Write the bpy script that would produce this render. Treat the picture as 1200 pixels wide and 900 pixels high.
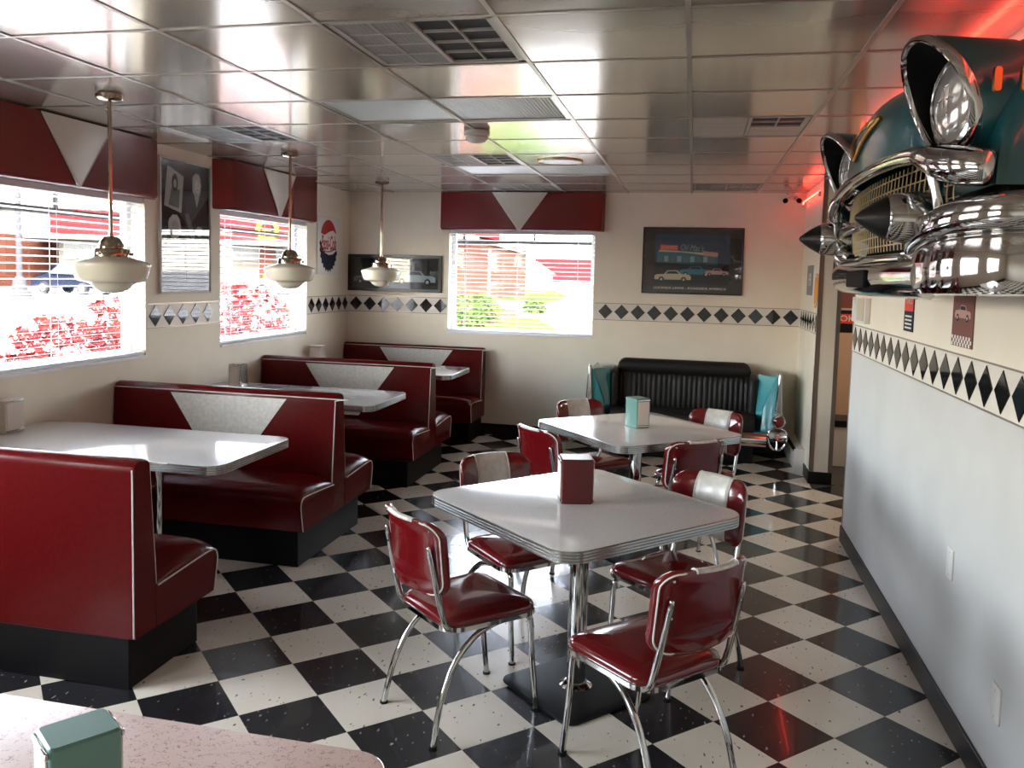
import bpy, bmesh, math, random
from mathutils import Vector, Matrix
random.seed(7)
sc = bpy.context.scene
for o in list(bpy.data.objects): bpy.data.objects.remove(o)

# ------------------------------------------------------------------ camera, sky, sun, exposure
cam_d = bpy.data.cameras.new('camera'); cam = bpy.data.objects.new('camera', cam_d); sc.collection.objects.link(cam)
YAW, PITCH, ROLL = -0.2220, 0.0785, -0.0248
CAMP = Vector((-0.7864, -3.3631, 1.6600))
def cam_axes():
    cy, sy, cp, sp = math.cos(YAW), math.sin(YAW), math.cos(PITCH), math.sin(PITCH)
    f = Vector((sy*cp, cy*cp, -sp)); r = Vector((cy, -sy, 0)); d = f.cross(r)
    cr, sr = math.cos(ROLL), math.sin(ROLL)
    return cr*r + sr*d, -sr*r + cr*d, f
_r, _d, _f = cam_axes()
M = Matrix((( _r.x, -_d.x, -_f.x, CAMP.x), (_r.y, -_d.y, -_f.y, CAMP.y), (_r.z, -_d.z, -_f.z, CAMP.z), (0, 0, 0, 1)))
cam.matrix_world = M
cam_d.sensor_width = 36; cam_d.lens = 36*982.23/1200
cam_d.shift_x = 11.04/1200; cam_d.shift_y = -51.1/1200
cam_d.clip_start = 0.05; cam_d.clip_end = 600
sc.camera = cam

world = bpy.data.worlds.new('sky'); sc.world = world; world.use_nodes = True
wn = world.node_tree; bg = wn.nodes['Background']
sky = wn.nodes.new('ShaderNodeTexSky'); sky.sky_type = 'NISHITA'; sky.sun_disc = False
sky.sun_elevation = math.radians(48); sky.sun_rotation = math.radians(160); sky.air_density = 1.0; sky.dust_density = 3.0; sky.ozone_density = 1.0
mixw = wn.nodes.new('ShaderNodeMixRGB'); mixw.inputs[0].default_value = 0.45; mixw.inputs[2].default_value = (4.2, 3.75, 3.15, 1)
wn.links.new(sky.outputs[0], mixw.inputs[1]); wn.links.new(mixw.outputs[0], bg.inputs[0])
bg.inputs[1].default_value = 1.0

sun_d = bpy.data.lights.new('sun', 'SUN'); sun = bpy.data.objects.new('sun', sun_d); sc.collection.objects.link(sun)
sun_d.energy = 0.3; sun_d.angle = math.radians(2); sun_d.color = (1, .95, .88)
sun.rotation_euler = Vector((-0.35, 0.62, -0.8)).to_track_quat('-Z', 'Y').to_euler()
sun.location = (10, -20, 25)

sc.view_settings.view_transform = 'Standard'; sc.view_settings.look = 'None'
sc.view_settings.gamma = 1.0; sc.view_settings.use_curve_mapping = False
sc.view_settings.exposure = 3.3
sc.cycles.use_denoising = True
try: sc.cycles.denoiser = 'OPENIMAGEDENOISE'
except Exception: pass
sc.cycles.max_bounces = 10; sc.cycles.diffuse_bounces = 6; sc.cycles.glossy_bounces = 5; sc.cycles.transparent_max_bounces = 24
sc.cycles.caustics_reflective = False; sc.cycles.caustics_refractive = False
sc.cycles.sample_clamp_indirect = 8.0
sc.cycles.blur_glossy = 0.5

# portals where daylight enters (they only steer sampling of the sky)
XL, XR, YF, YB, H = -4.38, 0.21, 5.02, -6.0, 2.49
WZ0, WZ1 = 1.05, 2.12
LEFT_WINDOWS = [(0.11, 1.61), (2.525, 4.025), (-2.305, -0.805), (-4.72, -3.22)]  # last two lie out of view, added to let more daylight in
FAR_WINDOW = (-3.27, -1.76)
BACK_WINDOWS = []
def portal(loc, sx, sy, rot):
    l = bpy.data.lights.new('portal', 'AREA'); l.shape = 'RECTANGLE'; l.size = sx; l.size_y = sy; l.cycles.is_portal = True
    o = bpy.data.objects.new('portal', l); o.location = loc; o.rotation_euler = rot; sc.collection.objects.link(o)
for a, b in LEFT_WINDOWS: portal((XL-.16, (a+b)/2, (WZ0+WZ1)/2), WZ1-WZ0, b-a, (0, -math.pi/2, 0))
for a, b in BACK_WINDOWS: portal(((a+b)/2, YB-.12, (WZ0+WZ1)/2), b-a, WZ1-WZ0, (math.pi/2, 0, 0))
portal((sum(FAR_WINDOW)/2, YF+.16, (WZ0+WZ1)/2), FAR_WINDOW[1]-FAR_WINDOW[0], WZ1-WZ0, (-math.pi/2, 0, 0))

# ------------------------------------------------------------------ materials
MATS = {}
def mat(name, color, rough=.5, metal=0., coat=0., spec=.5, emit=None, estr=0., coat_rough=.03):
    m = bpy.data.materials.new(name); m.use_nodes = True
    b = m.node_tree.nodes['Principled BSDF']
    b.inputs['Base Color'].default_value = (*color, 1); b.inputs['Roughness'].default_value = rough
    b.inputs['Metallic'].default_value = metal; b.inputs['Coat Weight'].default_value = coat; b.inputs['Coat Roughness'].default_value = coat_rough
    b.inputs['Specular IOR Level'].default_value = spec
    if emit: b.inputs['Emission Color'].default_value = (*emit, 1); b.inputs['Emission Strength'].default_value = estr
    MATS[name] = m; return m
def nodes(m): return m.node_tree.nodes, m.node_tree.links, m.node_tree.nodes['Principled BSDF']
def noise_color(m, c1, c2, scale, detail=3., lo=.4, hi=.6, obj=True, stretch=(1, 1, 1)):
    n, l, b = nodes(m)
    tc = n.new('ShaderNodeTexCoord'); mp = n.new('ShaderNodeMapping'); mp.inputs['Scale'].default_value = stretch
    t = n.new('ShaderNodeTexNoise'); t.inputs['Scale'].default_value = scale; t.inputs['Detail'].default_value = detail
    r = n.new('ShaderNodeValToRGB'); r.color_ramp.elements[0].position = lo; r.color_ramp.elements[1].position = hi
    r.color_ramp.elements[0].color = (*c1, 1); r.color_ramp.elements[1].color = (*c2, 1)
    l.new(tc.outputs['Object' if obj else 'Generated'], mp.inputs[0]); l.new(mp.outputs[0], t.inputs['Vector']); l.new(t.outputs['Fac'], r.inputs[0]); l.new(r.outputs[0], b.inputs['Base Color'])
    return r
def bump(m, scale, strength, dist=.002, detail=3.):
    n, l, b = nodes(m)
    tc = n.new('ShaderNodeTexCoord'); t = n.new('ShaderNodeTexNoise'); t.inputs['Scale'].default_value = scale; t.inputs['Detail'].default_value = detail
    u = n.new('ShaderNodeBump'); u.inputs['Strength'].default_value = strength; u.inputs['Distance'].default_value = dist
    l.new(tc.outputs['Object'], t.inputs['Vector']); l.new(t.outputs['Fac'], u.inputs['Height']); l.new(u.outputs[0], b.inputs['Normal'])

mat('wall_cream', (.72, .635, .545), .6); noise_color(MATS['wall_cream'], (.77, .695, .575), (.81, .735, .615), 2.5); bump(MATS['wall_cream'], 220, .12, .001)
mat('wall_white', (.76, .75, .74), .5); noise_color(MATS['wall_white'], (.53, .525, .51), (.57, .565, .55), 2.); bump(MATS['wall_white'], 220, .1, .001)
mat('wall_tan', (.62, .42, .29), .6)
mat('paper_band', (.70, .65, .58), .45)
mat('black_glass', (.012, .012, .013), .04, spec=.7)
mat('trim_pink', (.30, .235, .20), .3, metal=.6)
mat('black_rubber', (.009, .009, .0095), .35, spec=.3)
mat('white_paint', (.80, .80, .80), .35)
mat('grey_metal', (.45, .46, .48), .35, metal=.7)
mat('chrome', (.56, .56, .555), .06, metal=1.)
mat('aluminium', (.66, .66, .66), .22, metal=1.)
mat('brass_dark', (.34, .28, .22), .16, metal=1.)
mat('red_vinyl', (.22, .008, .013), .24, spec=.2); bump(MATS['red_vinyl'], 420, .10, .0008)
noise_color(MATS['red_vinyl'], (.090, .0030, .0036), (.100, .0036, .0042), 60)
mat('white_vinyl', (.60, .57, .51), .3, coat=.2, coat_rough=.15); noise_color(MATS['white_vinyl'], (.56, .53, .47), (.64, .61, .55), 45); bump(MATS['white_vinyl'], 420, .08, .0008)
mat('piping_white', (.72, .68, .62), .4)
mat('red_shell', (.120, .004, .0055), .16, coat=.4, coat_rough=.06)
mat('valance_red', (.150, .0065, .009), .25); bump(MATS['valance_red'], 300, .08, .001)
mat('valance_white', (.62, .58, .52), .35)
mat('slat', (.66, .68, .71), .4)
mat('cord', (.75, .75, .75), .6)
mat('laminate', (.60, .58, .55), .10, coat=.3); noise_color(MATS['laminate'], (.62, .605, .58), (.72, .705, .68), 160, 4)
mat('table_edge', (.55, .55, .54), .25, metal=1.)
mat('iron_black', (.006, .006, .0065), .45, spec=.15)
mat('teal_paint', (.012, .105, .12), .3, coat=.6, coat_rough=.05, spec=.3)
mat('teal_fin', (.045, .34, .38), .22, coat=.9, coat_rough=.04)
mat('teal_enamel', (.13, .27, .235), .3)
mat('red_enamel', (.085, .005, .007), .35)
mat('napkin', (.72, .66, .60), .8)
mat('plate_beige', (.62, .54, .47), .35)
mat('gold', (.50, .30, .10), .3, metal=1.)
mat('gold_mesh', (.62, .52, .30), .35, metal=1.)
mat('recess_black', (.004, .004, .004), .7, spec=.15)
mat('black_vinyl', (.013, .0125, .012), .42, spec=.3); bump(MATS['black_vinyl'], 300, .1, .001)
mat('lamp_red', (.13, .006, .008), .1, coat=.5)
mat('lens_clear', (.75, .72, .66), .12, metal=.6)
mat('opal', (.74, .70, .55), .22, coat=.4); MATS['opal'].node_tree.nodes['Principled BSDF'].inputs['Subsurface Weight'].default_value = .25
mat('diffuser', (.62, .68, .68), .35)
mat('diffuser_added_lit', (.8, .8, .78), .4, emit=(1, .86, .70), estr=2.2)
mat('vent_dark', (.035, .034, .033), .7)
mat('vent_frame', (.42, .395, .36), .4, metal=.3)
mat('vent_plate', (.25, .235, .215), .5)
mat('detector', (.55, .52, .47), .5)
mat('plastic_white', (.70, .68, .64), .35)
mat('neon_red', (1, .05, .03), .3, emit=(1., .05, .03), estr=1.7)
mat('frame_black', (.014, .014, .014), .3)
mat('mat_black', (.02, .02, .021), .6)
mat('pole_grey', (.03, .03, .033), .5, spec=.0)
mat('window_frame', (.72, .73, .74), .35)

# ceiling: glossy silver-vinyl tiles
m = mat('ceiling_tile', (.52, .47, .40), .15, metal=.6)
noise_color(m, (.47, .42, .355), (.57, .52, .45), 1.3, 5, .3, .7)
n, l, b = nodes(m)
tc = n.new('ShaderNodeTexCoord'); t = n.new('ShaderNodeTexNoise'); t.inputs['Scale'].default_value = 60; u = n.new('ShaderNodeBump'); u.inputs['Strength'].default_value = .05; u.inputs['Distance'].default_value = .002
t2 = n.new('ShaderNodeTexNoise'); t2.inputs['Scale'].default_value = 2.2; u2 = n.new('ShaderNodeBump'); u2.inputs['Strength'].default_value = .25; u2.inputs['Distance'].default_value = .004
l.new(tc.outputs['Object'], t.inputs['Vector']); l.new(tc.outputs['Object'], t2.inputs['Vector']); l.new(t.outputs['Fac'], u.inputs['Height']); l.new(t2.outputs['Fac'], u2.inputs['Height']); l.new(u2.outputs[0], u.inputs['Normal']); l.new(u.outputs[0], b.inputs['Normal'])
mat('ceiling_grid', (.42, .38, .33), .3, metal=.5)

# floor tiles: vinyl composition with chips
def tile_mat(name, base, alt, chip, thr, rough):
    m = mat(name, base, rough, coat=.22, coat_rough=.04, spec=.25); n, l, b = nodes(m)
    tc = n.new('ShaderNodeTexCoord'); oi = n.new('ShaderNodeObjectInfo')
    ad = n.new('ShaderNodeVectorMath'); ad.operation = 'ADD'
    sc_ = n.new('ShaderNodeVectorMath'); sc_.operation = 'SCALE'; sc_.inputs['Scale'].default_value = 3.0
    l.new(oi.outputs['Location'], sc_.inputs[0]); l.new(tc.outputs['Object'], ad.inputs[0]); l.new(sc_.outputs[0], ad.inputs[1])
    mp = n.new('ShaderNodeMapping'); mp.inputs['Scale'].default_value = (1, .45, 1); mp.inputs['Rotation'].default_value = (0, 0, .6)
    l.new(ad.outputs[0], mp.inputs[0])
    t = n.new('ShaderNodeTexNoise'); t.inputs['Scale'].default_value = 62; t.inputs['Detail'].default_value = 1.0
    r = n.new('ShaderNodeValToRGB'); r.color_ramp.elements[0].position = thr; r.color_ramp.elements[1].position = thr+.02
    r.color_ramp.elements[0].color = (0, 0, 0, 1); r.color_ramp.elements[1].color = (1, 1, 1, 1)
    t3 = n.new('ShaderNodeTexNoise'); t3.inputs['Scale'].default_value = 9; t3.inputs['Detail'].default_value = 4
    mx0 = n.new('ShaderNodeMixRGB'); mx0.inputs[1].default_value = (*base, 1); mx0.inputs[2].default_value = (*alt, 1)
    mx = n.new('ShaderNodeMixRGB'); mx.inputs[2].default_value = (*chip, 1)
    l.new(mp.outputs[0], t.inputs['Vector']); l.new(ad.outputs[0], t3.inputs['Vector']); l.new(t.outputs['Fac'], r.inputs[0])
    l.new(t3.outputs['Fac'], mx0.inputs[0]); l.new(mx0.outputs[0], mx.inputs[1]); l.new(r.outputs[0], mx.inputs[0]); l.new(mx.outputs[0], b.inputs['Base Color'])
tile_mat('tile_white', (.70, .64, .515), (.76, .705, .59), (.12, .11, .095), .70, .22)
tile_mat('tile_black', (.010, .010, .011), (.022, .022, .024), (.26, .26, .25), .715, .22)
mat('grout', (.03, .028, .025), .8)

# pink boomerang laminate
m = mat('pink_laminate', (.66, .45, .39), .25, coat=.2); n, l, b = nodes(m)
tc = n.new('ShaderNodeTexCoord'); v = n.new('ShaderNodeTexVoronoi'); v.feature = 'DISTANCE_TO_EDGE'; v.inputs['Scale'].default_value = 70
w = n.new('ShaderNodeTexNoise'); w.inputs['Scale'].default_value = 40
mixv = n.new('ShaderNodeMixRGB'); mixv.inputs[0].default_value = .06
r1 = n.new('ShaderNodeValToRGB'); r1.color_ramp.elements[0].position = .02; r1.color_ramp.elements[1].position = .05
r1.color_ramp.elements[0].color = (1, 1, 1, 1); r1.color_ramp.elements[1].color = (0, 0, 0, 1)
t = n.new('ShaderNodeTexNoise'); t.inputs['Scale'].default_value = 55
r2 = n.new('ShaderNodeValToRGB'); r2.color_ramp.elements[0].position = .49; r2.color_ramp.elements[1].position = .53
mu = n.new('ShaderNodeMath'); mu.operation = 'MULTIPLY'
mx = n.new('ShaderNodeMixRGB'); mx.inputs[1].default_value = (.70, .52, .46, 1); mx.inputs[2].default_value = (.36, .23, .19, 1)
l.new(tc.outputs['Object'], mixv.inputs[1]); l.new(tc.outputs['Object'], w.inputs['Vector']); l.new(w.outputs['Color'], mixv.inputs[2])
l.new(mixv.outputs[0], v.inputs['Vector']); l.new(v.outputs['Distance'], r1.inputs[0]); l.new(tc.outputs['Object'], t.inputs['Vector']); l.new(t.outputs['Fac'], r2.inputs[0])
l.new(r1.outputs[0], mu.inputs[0]); l.new(r2.outputs[0], mu.inputs[1]); l.new(mu.outputs[0], mx.inputs[0]); l.new(mx.outputs[0], b.inputs['Base Color'])

# thin glass pane: clear, with mirror reflection by Fresnel
def pane_mat(name, boost):
    m = bpy.data.materials.new(name); m.use_nodes = True; n = m.node_tree.nodes; l = m.node_tree.links
    n.clear(); out = n.new('ShaderNodeOutputMaterial'); tr = n.new('ShaderNodeBsdfTransparent'); gl = n.new('ShaderNodeBsdfGlossy')
    gl.inputs['Roughness'].default_value = 0.0; tr.inputs[0].default_value = (.97, .98, .98, 1)
    lw = n.new('ShaderNodeLayerWeight'); lw.inputs['Blend'].default_value = .5
    pw = n.new('ShaderNodeMath'); pw.operation = 'POWER'; pw.inputs[1].default_value = 5.
    mu = n.new('ShaderNodeMath'); mu.operation = 'MULTIPLY_ADD'; mu.inputs[1].default_value = .96*boost; mu.inputs[2].default_value = .04*boost; mu.use_clamp = True
    mx = n.new('ShaderNodeMixShader'); l.new(lw.outputs['Facing'], pw.inputs[0]); l.new(pw.outputs[0], mu.inputs[0]); l.new(mu.outputs[0], mx.inputs[0]); l.new(tr.outputs[0], mx.inputs[1]); l.new(gl.outputs[0], mx.inputs[2]); l.new(mx.outputs[0], out.inputs[0])
    MATS[name] = m
pane_mat('pane', 1.0); pane_mat('picture_glass', 1.0)

# outdoor materials
mat('asphalt', (.15, .15, .155), .9, spec=.0); noise_color(MATS['asphalt'], (.13, .13, .135), (.18, .18, .18), .4, 5)
mat('lawn', (.16, .26, .05), .9, spec=.0); noise_color(MATS['lawn'], (.018, .036, .006), (.038, .06, .013), 3, 5)
mat('mulch', (.30, .17, .12), .95, spec=.0); noise_color(MATS['mulch'], (.034, .017, .012), (.062, .032, .023), 4, 5)
mat('gravel', (.45, .43, .40), .95, spec=.0); noise_color(MATS['gravel'], (.035, .030, .027), (.10, .092, .083), 2.2, 6)
def brick_mat(name, c1, c2, mortar, s):
    m = mat(name, c1, .85, spec=.0); n, l, b = nodes(m); tc = n.new('ShaderNodeTexCoord'); t = n.new('ShaderNodeTexBrick')
    t.inputs['Color1'].default_value = (*c1, 1); t.inputs['Color2'].default_value = (*c2, 1); t.inputs['Mortar'].default_value = (*mortar, 1); t.inputs['Scale'].default_value = s
    mp = n.new('ShaderNodeMapping'); mp.inputs['Rotation'].default_value = (math.pi/2, 0, 0)
    l.new(tc.outputs['Object'], mp.inputs[0]); l.new(mp.outputs[0], t.inputs['Vector']); l.new(t.outputs['Color'], b.inputs['Base Color'])
brick_mat('brick', (.052, .016, .009), (.062, .020, .012), (.062, .034, .025), 2.2)
mat('fascia_red', (.060, .0075, .0085), .7, spec=.0)
mat('fascia_trim', (.115, .10, .08), .7, spec=.0)
mat('siding_white', (.13, .128, .124), .7, spec=.0)
mat('siding_beige', (.07, .06, .05), .8, spec=.0)
mat('shop_glass', (.03, .036, .042), .3, spec=.3)
mat('logo_yellow', (.13, .095, .008), .6, spec=.0)
mat('sign_yellow', (.13, .115, .003), .6, spec=.0)
mat('sign_green', (.05, .35, .16), .6, spec=.0)
mat('machine_blue', (.006, .02, .075), .5, spec=.0)
mat('car_blue', (.006, .008, .016), .5, spec=.0)
mat('car_white', (.09, .093, .097), .4, coat=.2)
mat('tyre', (.02, .02, .02), .8, spec=.0)
mat('roof_grey', (.30, .29, .29), .8, spec=.0)
mat('maple_red', (.62, .035, .035), .6, spec=.0); noise_color(MATS['maple_red'], (.065, .0045, .005), (.125, .014, .011), 3, 3)
mat('leaf_green', (.18, .30, .05), .7, spec=.0); noise_color(MATS['leaf_green'], (.020, .042, .006), (.05, .072, .014), 2, 3)
mat('bark', (.10, .06, .05), .9, spec=.0)

# ------------------------------------------------------------------ mesh helpers
def link(o): sc.collection.objects.link(o); return o
def empty(name, loc=(0, 0, 0), rz=0.):
    o = bpy.data.objects.new(name, None); o.location = loc; o.rotation_euler = (0, 0, rz); o.empty_display_size = .1; return link(o)
def tag(o, label, cat, group=None, kind=None):
    o['label'] = label; o['category'] = cat
    if group: o['group'] = group
    if kind: o['kind'] = kind
    return o
def struct(o): o['kind'] = 'structure'; return o

class MB:
    def __init__(s): s.v = []; s.f = []; s.mi = []; s.m = 0
    def add(s, vs, fs):
        k = len(s.v); s.v += [tuple(p) for p in vs]; s.f += [tuple(i+k for i in f) for f in fs]; s.mi += [s.m]*len(fs); return s
    def box(s, a, b):
        x0, y0, z0 = a; x1, y1, z1 = b
        return s.add([(x0,y0,z0),(x1,y0,z0),(x1,y1,z0),(x0,y1,z0),(x0,y0,z1),(x1,y0,z1),(x1,y1,z1),(x0,y1,z1)],
                     [(3,2,1,0),(4,5,6,7),(0,1,5,4),(1,2,6,5),(2,3,7,6),(3,0,4,7)])
    def rings(s, rings, cap0=True, cap1=True, closed=True):
        n = len(rings[0]); vs = [p for r in rings for p in r]; fs = []
        for i in range(len(rings)-1):
            for j in range(n if closed else n-1):
                k = (j+1) % n; fs.append((i*n+j, i*n+k, (i+1)*n+k, (i+1)*n+j))
        if cap0: fs.append(tuple(reversed(range(n))))
        if cap1: fs.append(tuple(range((len(rings)-1)*n, len(rings)*n)))
        return s.add(vs, fs)
    def lathe(s, prof, seg=24, c=(0, 0, 0), axis='z', sx=1., cap0=True, cap1=True):
        rs = []
        for r, h in prof:
            ring = []
            for j in range(seg):
                a = 2*math.pi*j/seg; p, q = r*math.cos(a)*sx, r*math.sin(a)
                ring.append({'z': (c[0]+p, c[1]+q, c[2]+h), 'x': (c[0]+h, c[1]+p, c[2]+q), 'y': (c[0]+q, c[1]+h, c[2]+p)}[axis])
            rs.append(ring)
        return s.rings(rs, cap0, cap1)
    def tube(s, pts, r, seg=8, smooth=0, closed=False, radii=None, flat=1.):
        pts = [Vector(p) for p in pts]
        if smooth: pts, radii = catmull(pts, smooth, closed, radii)
        n = len(pts); rs = []; up = None
        for i, p in enumerate(pts):
            a = pts[(i-1) % n] if (closed or i > 0) else p; b = pts[(i+1) % n] if (closed or i < n-1) else p
            t = (b-a).normalized()
            if up is None:
                up = Vector((0, 0, 1)) if abs(t.z) < .9 else Vector((1, 0, 0))
            x = t.cross(up).normalized(); up = x.cross(t).normalized()
            rr = radii[i] if radii else r
            rs.append([p + x*math.cos(2*math.pi*j/seg)*rr*flat + up*math.sin(2*math.pi*j/seg)*rr for j in range(seg)])
        if closed:
            rs.append(rs[0]); return s.rings(rs, False, False)
        return s.rings(rs)
    def prism(s, poly, a, b, axis='z'):
        f = {'z': lambda p, h: (p[0], p[1], h), 'y': lambda p, h: (p[0], h, p[1]), 'x': lambda p, h: (h, p[0], p[1])}[axis]
        return s.rings([[f(p, a) for p in poly], [f(p, b) for p in poly]])
    def grid(s, rows, closed=False):
        return s.rings(rows, False, False, closed)
    def xf(s, fn): s.v = [tuple(fn(Vector(p))) for p in s.v]; return s
    def build(s, name, mats, parent=None, smooth=True, angle=40, bevel=0, seg=2, sub=0, solid=0):
        me = bpy.data.meshes.new(name); me.from_pydata(s.v, [], s.f)
        for m_ in (mats if isinstance(mats, (list, tuple)) else [mats]): me.materials.append(MATS[m_])
        if len(me.polygons) == len(s.mi): me.polygons.foreach_set('material_index', s.mi)
        bm = bmesh.new(); bm.from_mesh(me); bmesh.ops.recalc_face_normals(bm, faces=bm.faces)
        bm.to_mesh(me); bm.free()
        if smooth:
            me.polygons.foreach_set('use_smooth', [True]*len(me.polygons)); me.set_sharp_from_angle(angle=math.radians(angle))
        me.update()
        o = link(bpy.data.objects.new(name, me))
        if parent: o.parent = parent
        if solid: q = o.modifiers.new('solid', 'SOLIDIFY'); q.thickness = solid; q.offset = 0
        if bevel: q = o.modifiers.new('bevel', 'BEVEL'); q.width = bevel; q.segments = seg; q.limit_method = 'ANGLE'; q.angle_limit = math.radians(40)
        if sub: q = o.modifiers.new('sub', 'SUBSURF'); q.levels = sub; q.render_levels = sub
        return o
def catmull(pts, k, closed=False, radii=None):
    n = len(pts); out = []; ro = [] if radii else None
    for i in range(n if closed else n-1):
        g = lambda j: pts[j % n] if closed else pts[max(0, min(n-1, j))]
        p0, p1, p2, p3 = g(i-1), g(i), g(i+1), g(i+2)
        for q in range(k):
            t = q/k; out.append(.5*((2*p1)+(-p0+p2)*t+(2*p0-5*p1+4*p2-p3)*t*t+(-p0+3*p1-3*p2+p3)*t**3))
            if radii: ro.append(radii[i]*(1-t)+radii[(i+1) % n]*t)
    if not closed:
        out.append(pts[-1])
        if radii: ro.append(radii[-1])
    return out, ro
def rrect(sx, sy, r, seg=6, cx=0., cy=0.):
    out = []; hx, hy = sx/2, sy/2; r = max(1e-4, min(r, hx*.999, hy*.999))
    for k, (px, py) in enumerate(((hx-r, hy-r), (-hx+r, hy-r), (-hx+r, -hy+r), (hx-r, -hy+r))):
        for j in range(seg+1):
            a = math.pi/2*(k+j/seg); out.append((cx+px+r*math.cos(a), cy+py+r*math.sin(a)))
    return out
def rr_loft(sx, sy, r, levels, seg=6):
    """levels: (z, inset); stacked rounded rectangles"""
    return [[(x, y, z) for x, y in rrect(sx-2*o, sy-2*o, r-o if r-o > .002 else .002, seg)] for z, o in levels]
def copy_tree(o, parent=None):
    c = o.copy(); link(c); c.parent = parent
    for ch in list(o.children): copy_tree(ch, c)
    return c
def text(name, body, size, m_, parent, fn, shear=0., extrude=.0008, width=None, bold=0.):
    """flat lettering laid out in (x, y), then mapped into place by fn(x, y, depth)"""
    cu = bpy.data.curves.new(name, 'FONT'); cu.body = body; cu.size = size; cu.shear = shear; cu.extrude = extrude; cu.offset = bold
    cu.align_x = 'CENTER'; cu.align_y = 'CENTER'; cu.resolution_u = 3
    ob = bpy.data.objects.new(name, cu); link(ob); bpy.context.view_layer.update()
    me = bpy.data.meshes.new_from_object(ob); bpy.data.objects.remove(ob)
    xs = [v_.co.x for v_ in me.vertices]; k = 1.
    if width and xs: k = width/(max(xs)-min(xs))
    for v_ in me.vertices: v_.co = fn(v_.co.x*k, v_.co.y, v_.co.z)
    me.materials.clear(); me.materials.append(MATS[m_])
    o = link(bpy.data.objects.new(name, me)); o.parent = parent; return o

# ------------------------------------------------------------------ floor
TS = .3048; HD = TS/math.sqrt(2)
fb = MB().box((XL-.17, YB, -.06), (2.4, YF+.17, -.004)); floor = struct(fb.build('floor', 'grout', smooth=False))
def clip(poly, a, b, c):      # keep a*x+b*y<=c
    out = []
    for i in range(len(poly)):
        p, q = poly[i], poly[(i+1) % len(poly)]; dp, dq = a*p[0]+b*p[1]-c, a*q[0]+b*q[1]-c
        if dp <= 0: out.append(p)
        if dp*dq < 0: t = dp/(dp-dq); out.append((p[0]+(q[0]-p[0])*t, p[1]+(q[1]-p[1])*t))
    return out
def seen(p):
    v = Vector(p)-CAMP; z = v.dot(_f)
    if z < .2: return False, z
    u, w_ = 589+982.2*v.dot(_r)/z, 399+982.2*v.dot(_d)/z
    return -30 < u < 1230 and -30 < w_ < 930, z
tiles = []
for i in range(-23, 14):
    for j in range(-30, 30):
        if (i+j) % 2 == 0: continue
        x, y = i*HD, j*HD
        if not (XL-.2 < x < 1.6 and YB-.2 < y < YF+.2): continue
        xr = 1.5 if 2.3 < y < 3.87 else XR
        g = .0012; h_ = HD-g
        poly = [(x+h_, y), (x, y+h_), (x-h_, y), (x, y-h_)]; full = True
        for a, b, c in ((-1, 0, -XL), (1, 0, xr), (0, -1, -YB), (0, 1, YF)):
            q = clip(poly, a, b, c)
            if len(q) != 4 or any((Vector(s_)-Vector(t_)).length > 1e-6 for s_, t_ in zip(q, poly)): full = False
            poly = q
            if len(poly) < 3: break
        if len(poly) < 3: continue
        white = ((i+j-1)//2 + (i-j-1)//2) % 2 == 0
        s_, z_ = seen((x, y, 0)); under = x < -3.0 and not (.3 < y < .75 or 1.9 < y < 2.6)
        tiles.append((0 if (s_ and not under) else 1, z_, white, full, x, y, poly))
tiles.sort(key=lambda t: (t[0], t[1]))
me_full = {}
rest = MB()
for k, (s_, z_, white, full, x, y, poly) in enumerate(tiles):
    if s_ == 0 and k < 296:
        if full and white in me_full:
            o = link(bpy.data.objects.new('tile', me_full[white])); o.parent = floor
        else:
            o = MB().prism([(p[0]-x, p[1]-y) for p in poly], -.004, 0).build('tile', 'tile_white' if white else 'tile_black', floor, smooth=False)
            if full: me_full[white] = o.data
        o.location = (x, y, 0)
    else:
        rest.m = 0 if white else 1; rest.prism(poly, -.004, 0)
o = rest.build('tile_field', ['tile_white', 'tile_black'], floor, smooth=False); o['kind'] = 'stuff'
MB().box((XR+.17, YB, -.003), (2.4, 2.3, 0)).build('side_room_floor', 'tile_black', floor, smooth=False)
MB().box((XR+.17, 3.87, -.003), (2.4, YF, 0)).build('side_room_floor', 'tile_black', floor, smooth=False)

# ------------------------------------------------------------------ ceiling
GX0, GY0, GP = -.838, -.681, .6096
ceiling = struct(MB().box((XL-.17, YB-.1, H+.03), (2.4, YF+.17, H+.15)).build('ceiling', 'vent_dark', smooth=False))
TROFFERS = [((-3, 2), (-2, 2)), ((-3, 6), (-2, 6))]
VENTS = [(-2, 0), (-3, 5), (0, 3), (0, 8), (-5, 3), (-3, 8)]
skip = {c for t in TROFFERS for c in t} | set(VENTS)
tm = {}
for ix in range(-7, 3):
    for iy in range(-9, 10):
        if (ix, iy) in skip: continue
        x0, x1 = max(XL, GX0+ix*GP), min(XR, GX0+(ix+1)*GP); y0, y1 = max(YB, GY0+iy*GP), min(YF, GY0+(iy+1)*GP)
        if x1-x0 < .03 or y1-y0 < .03: continue
        key = (round(x1-x0, 3), round(y1-y0, 3)); cx, cy = (x0+x1)/2, (y0+y1)/2
        if key in tm: o = link(bpy.data.objects.new('ceiling_tile', tm[key])); o.parent = ceiling
        else:
            w2, d2 = (x1-x0)/2-.003, (y1-y0)/2-.003
            o = MB().box((-w2, -d2, 0), (w2, d2, .012)).build('ceiling_tile', 'ceiling_tile', ceiling, smooth=False); tm[key] = o.data
        o.location = (cx, cy, H); o.rotation_euler = (random.uniform(-.002, .002), random.uniform(-.002, .002), 0)
for ix in range(-6, 3):
    x = GX0+ix*GP
    if XL < x < XR: MB().box((x-.009, YB, H-.004), (x+.009, YF, H-.0005)).build('grid_bar', 'ceiling_grid', ceiling, smooth=False)
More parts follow.
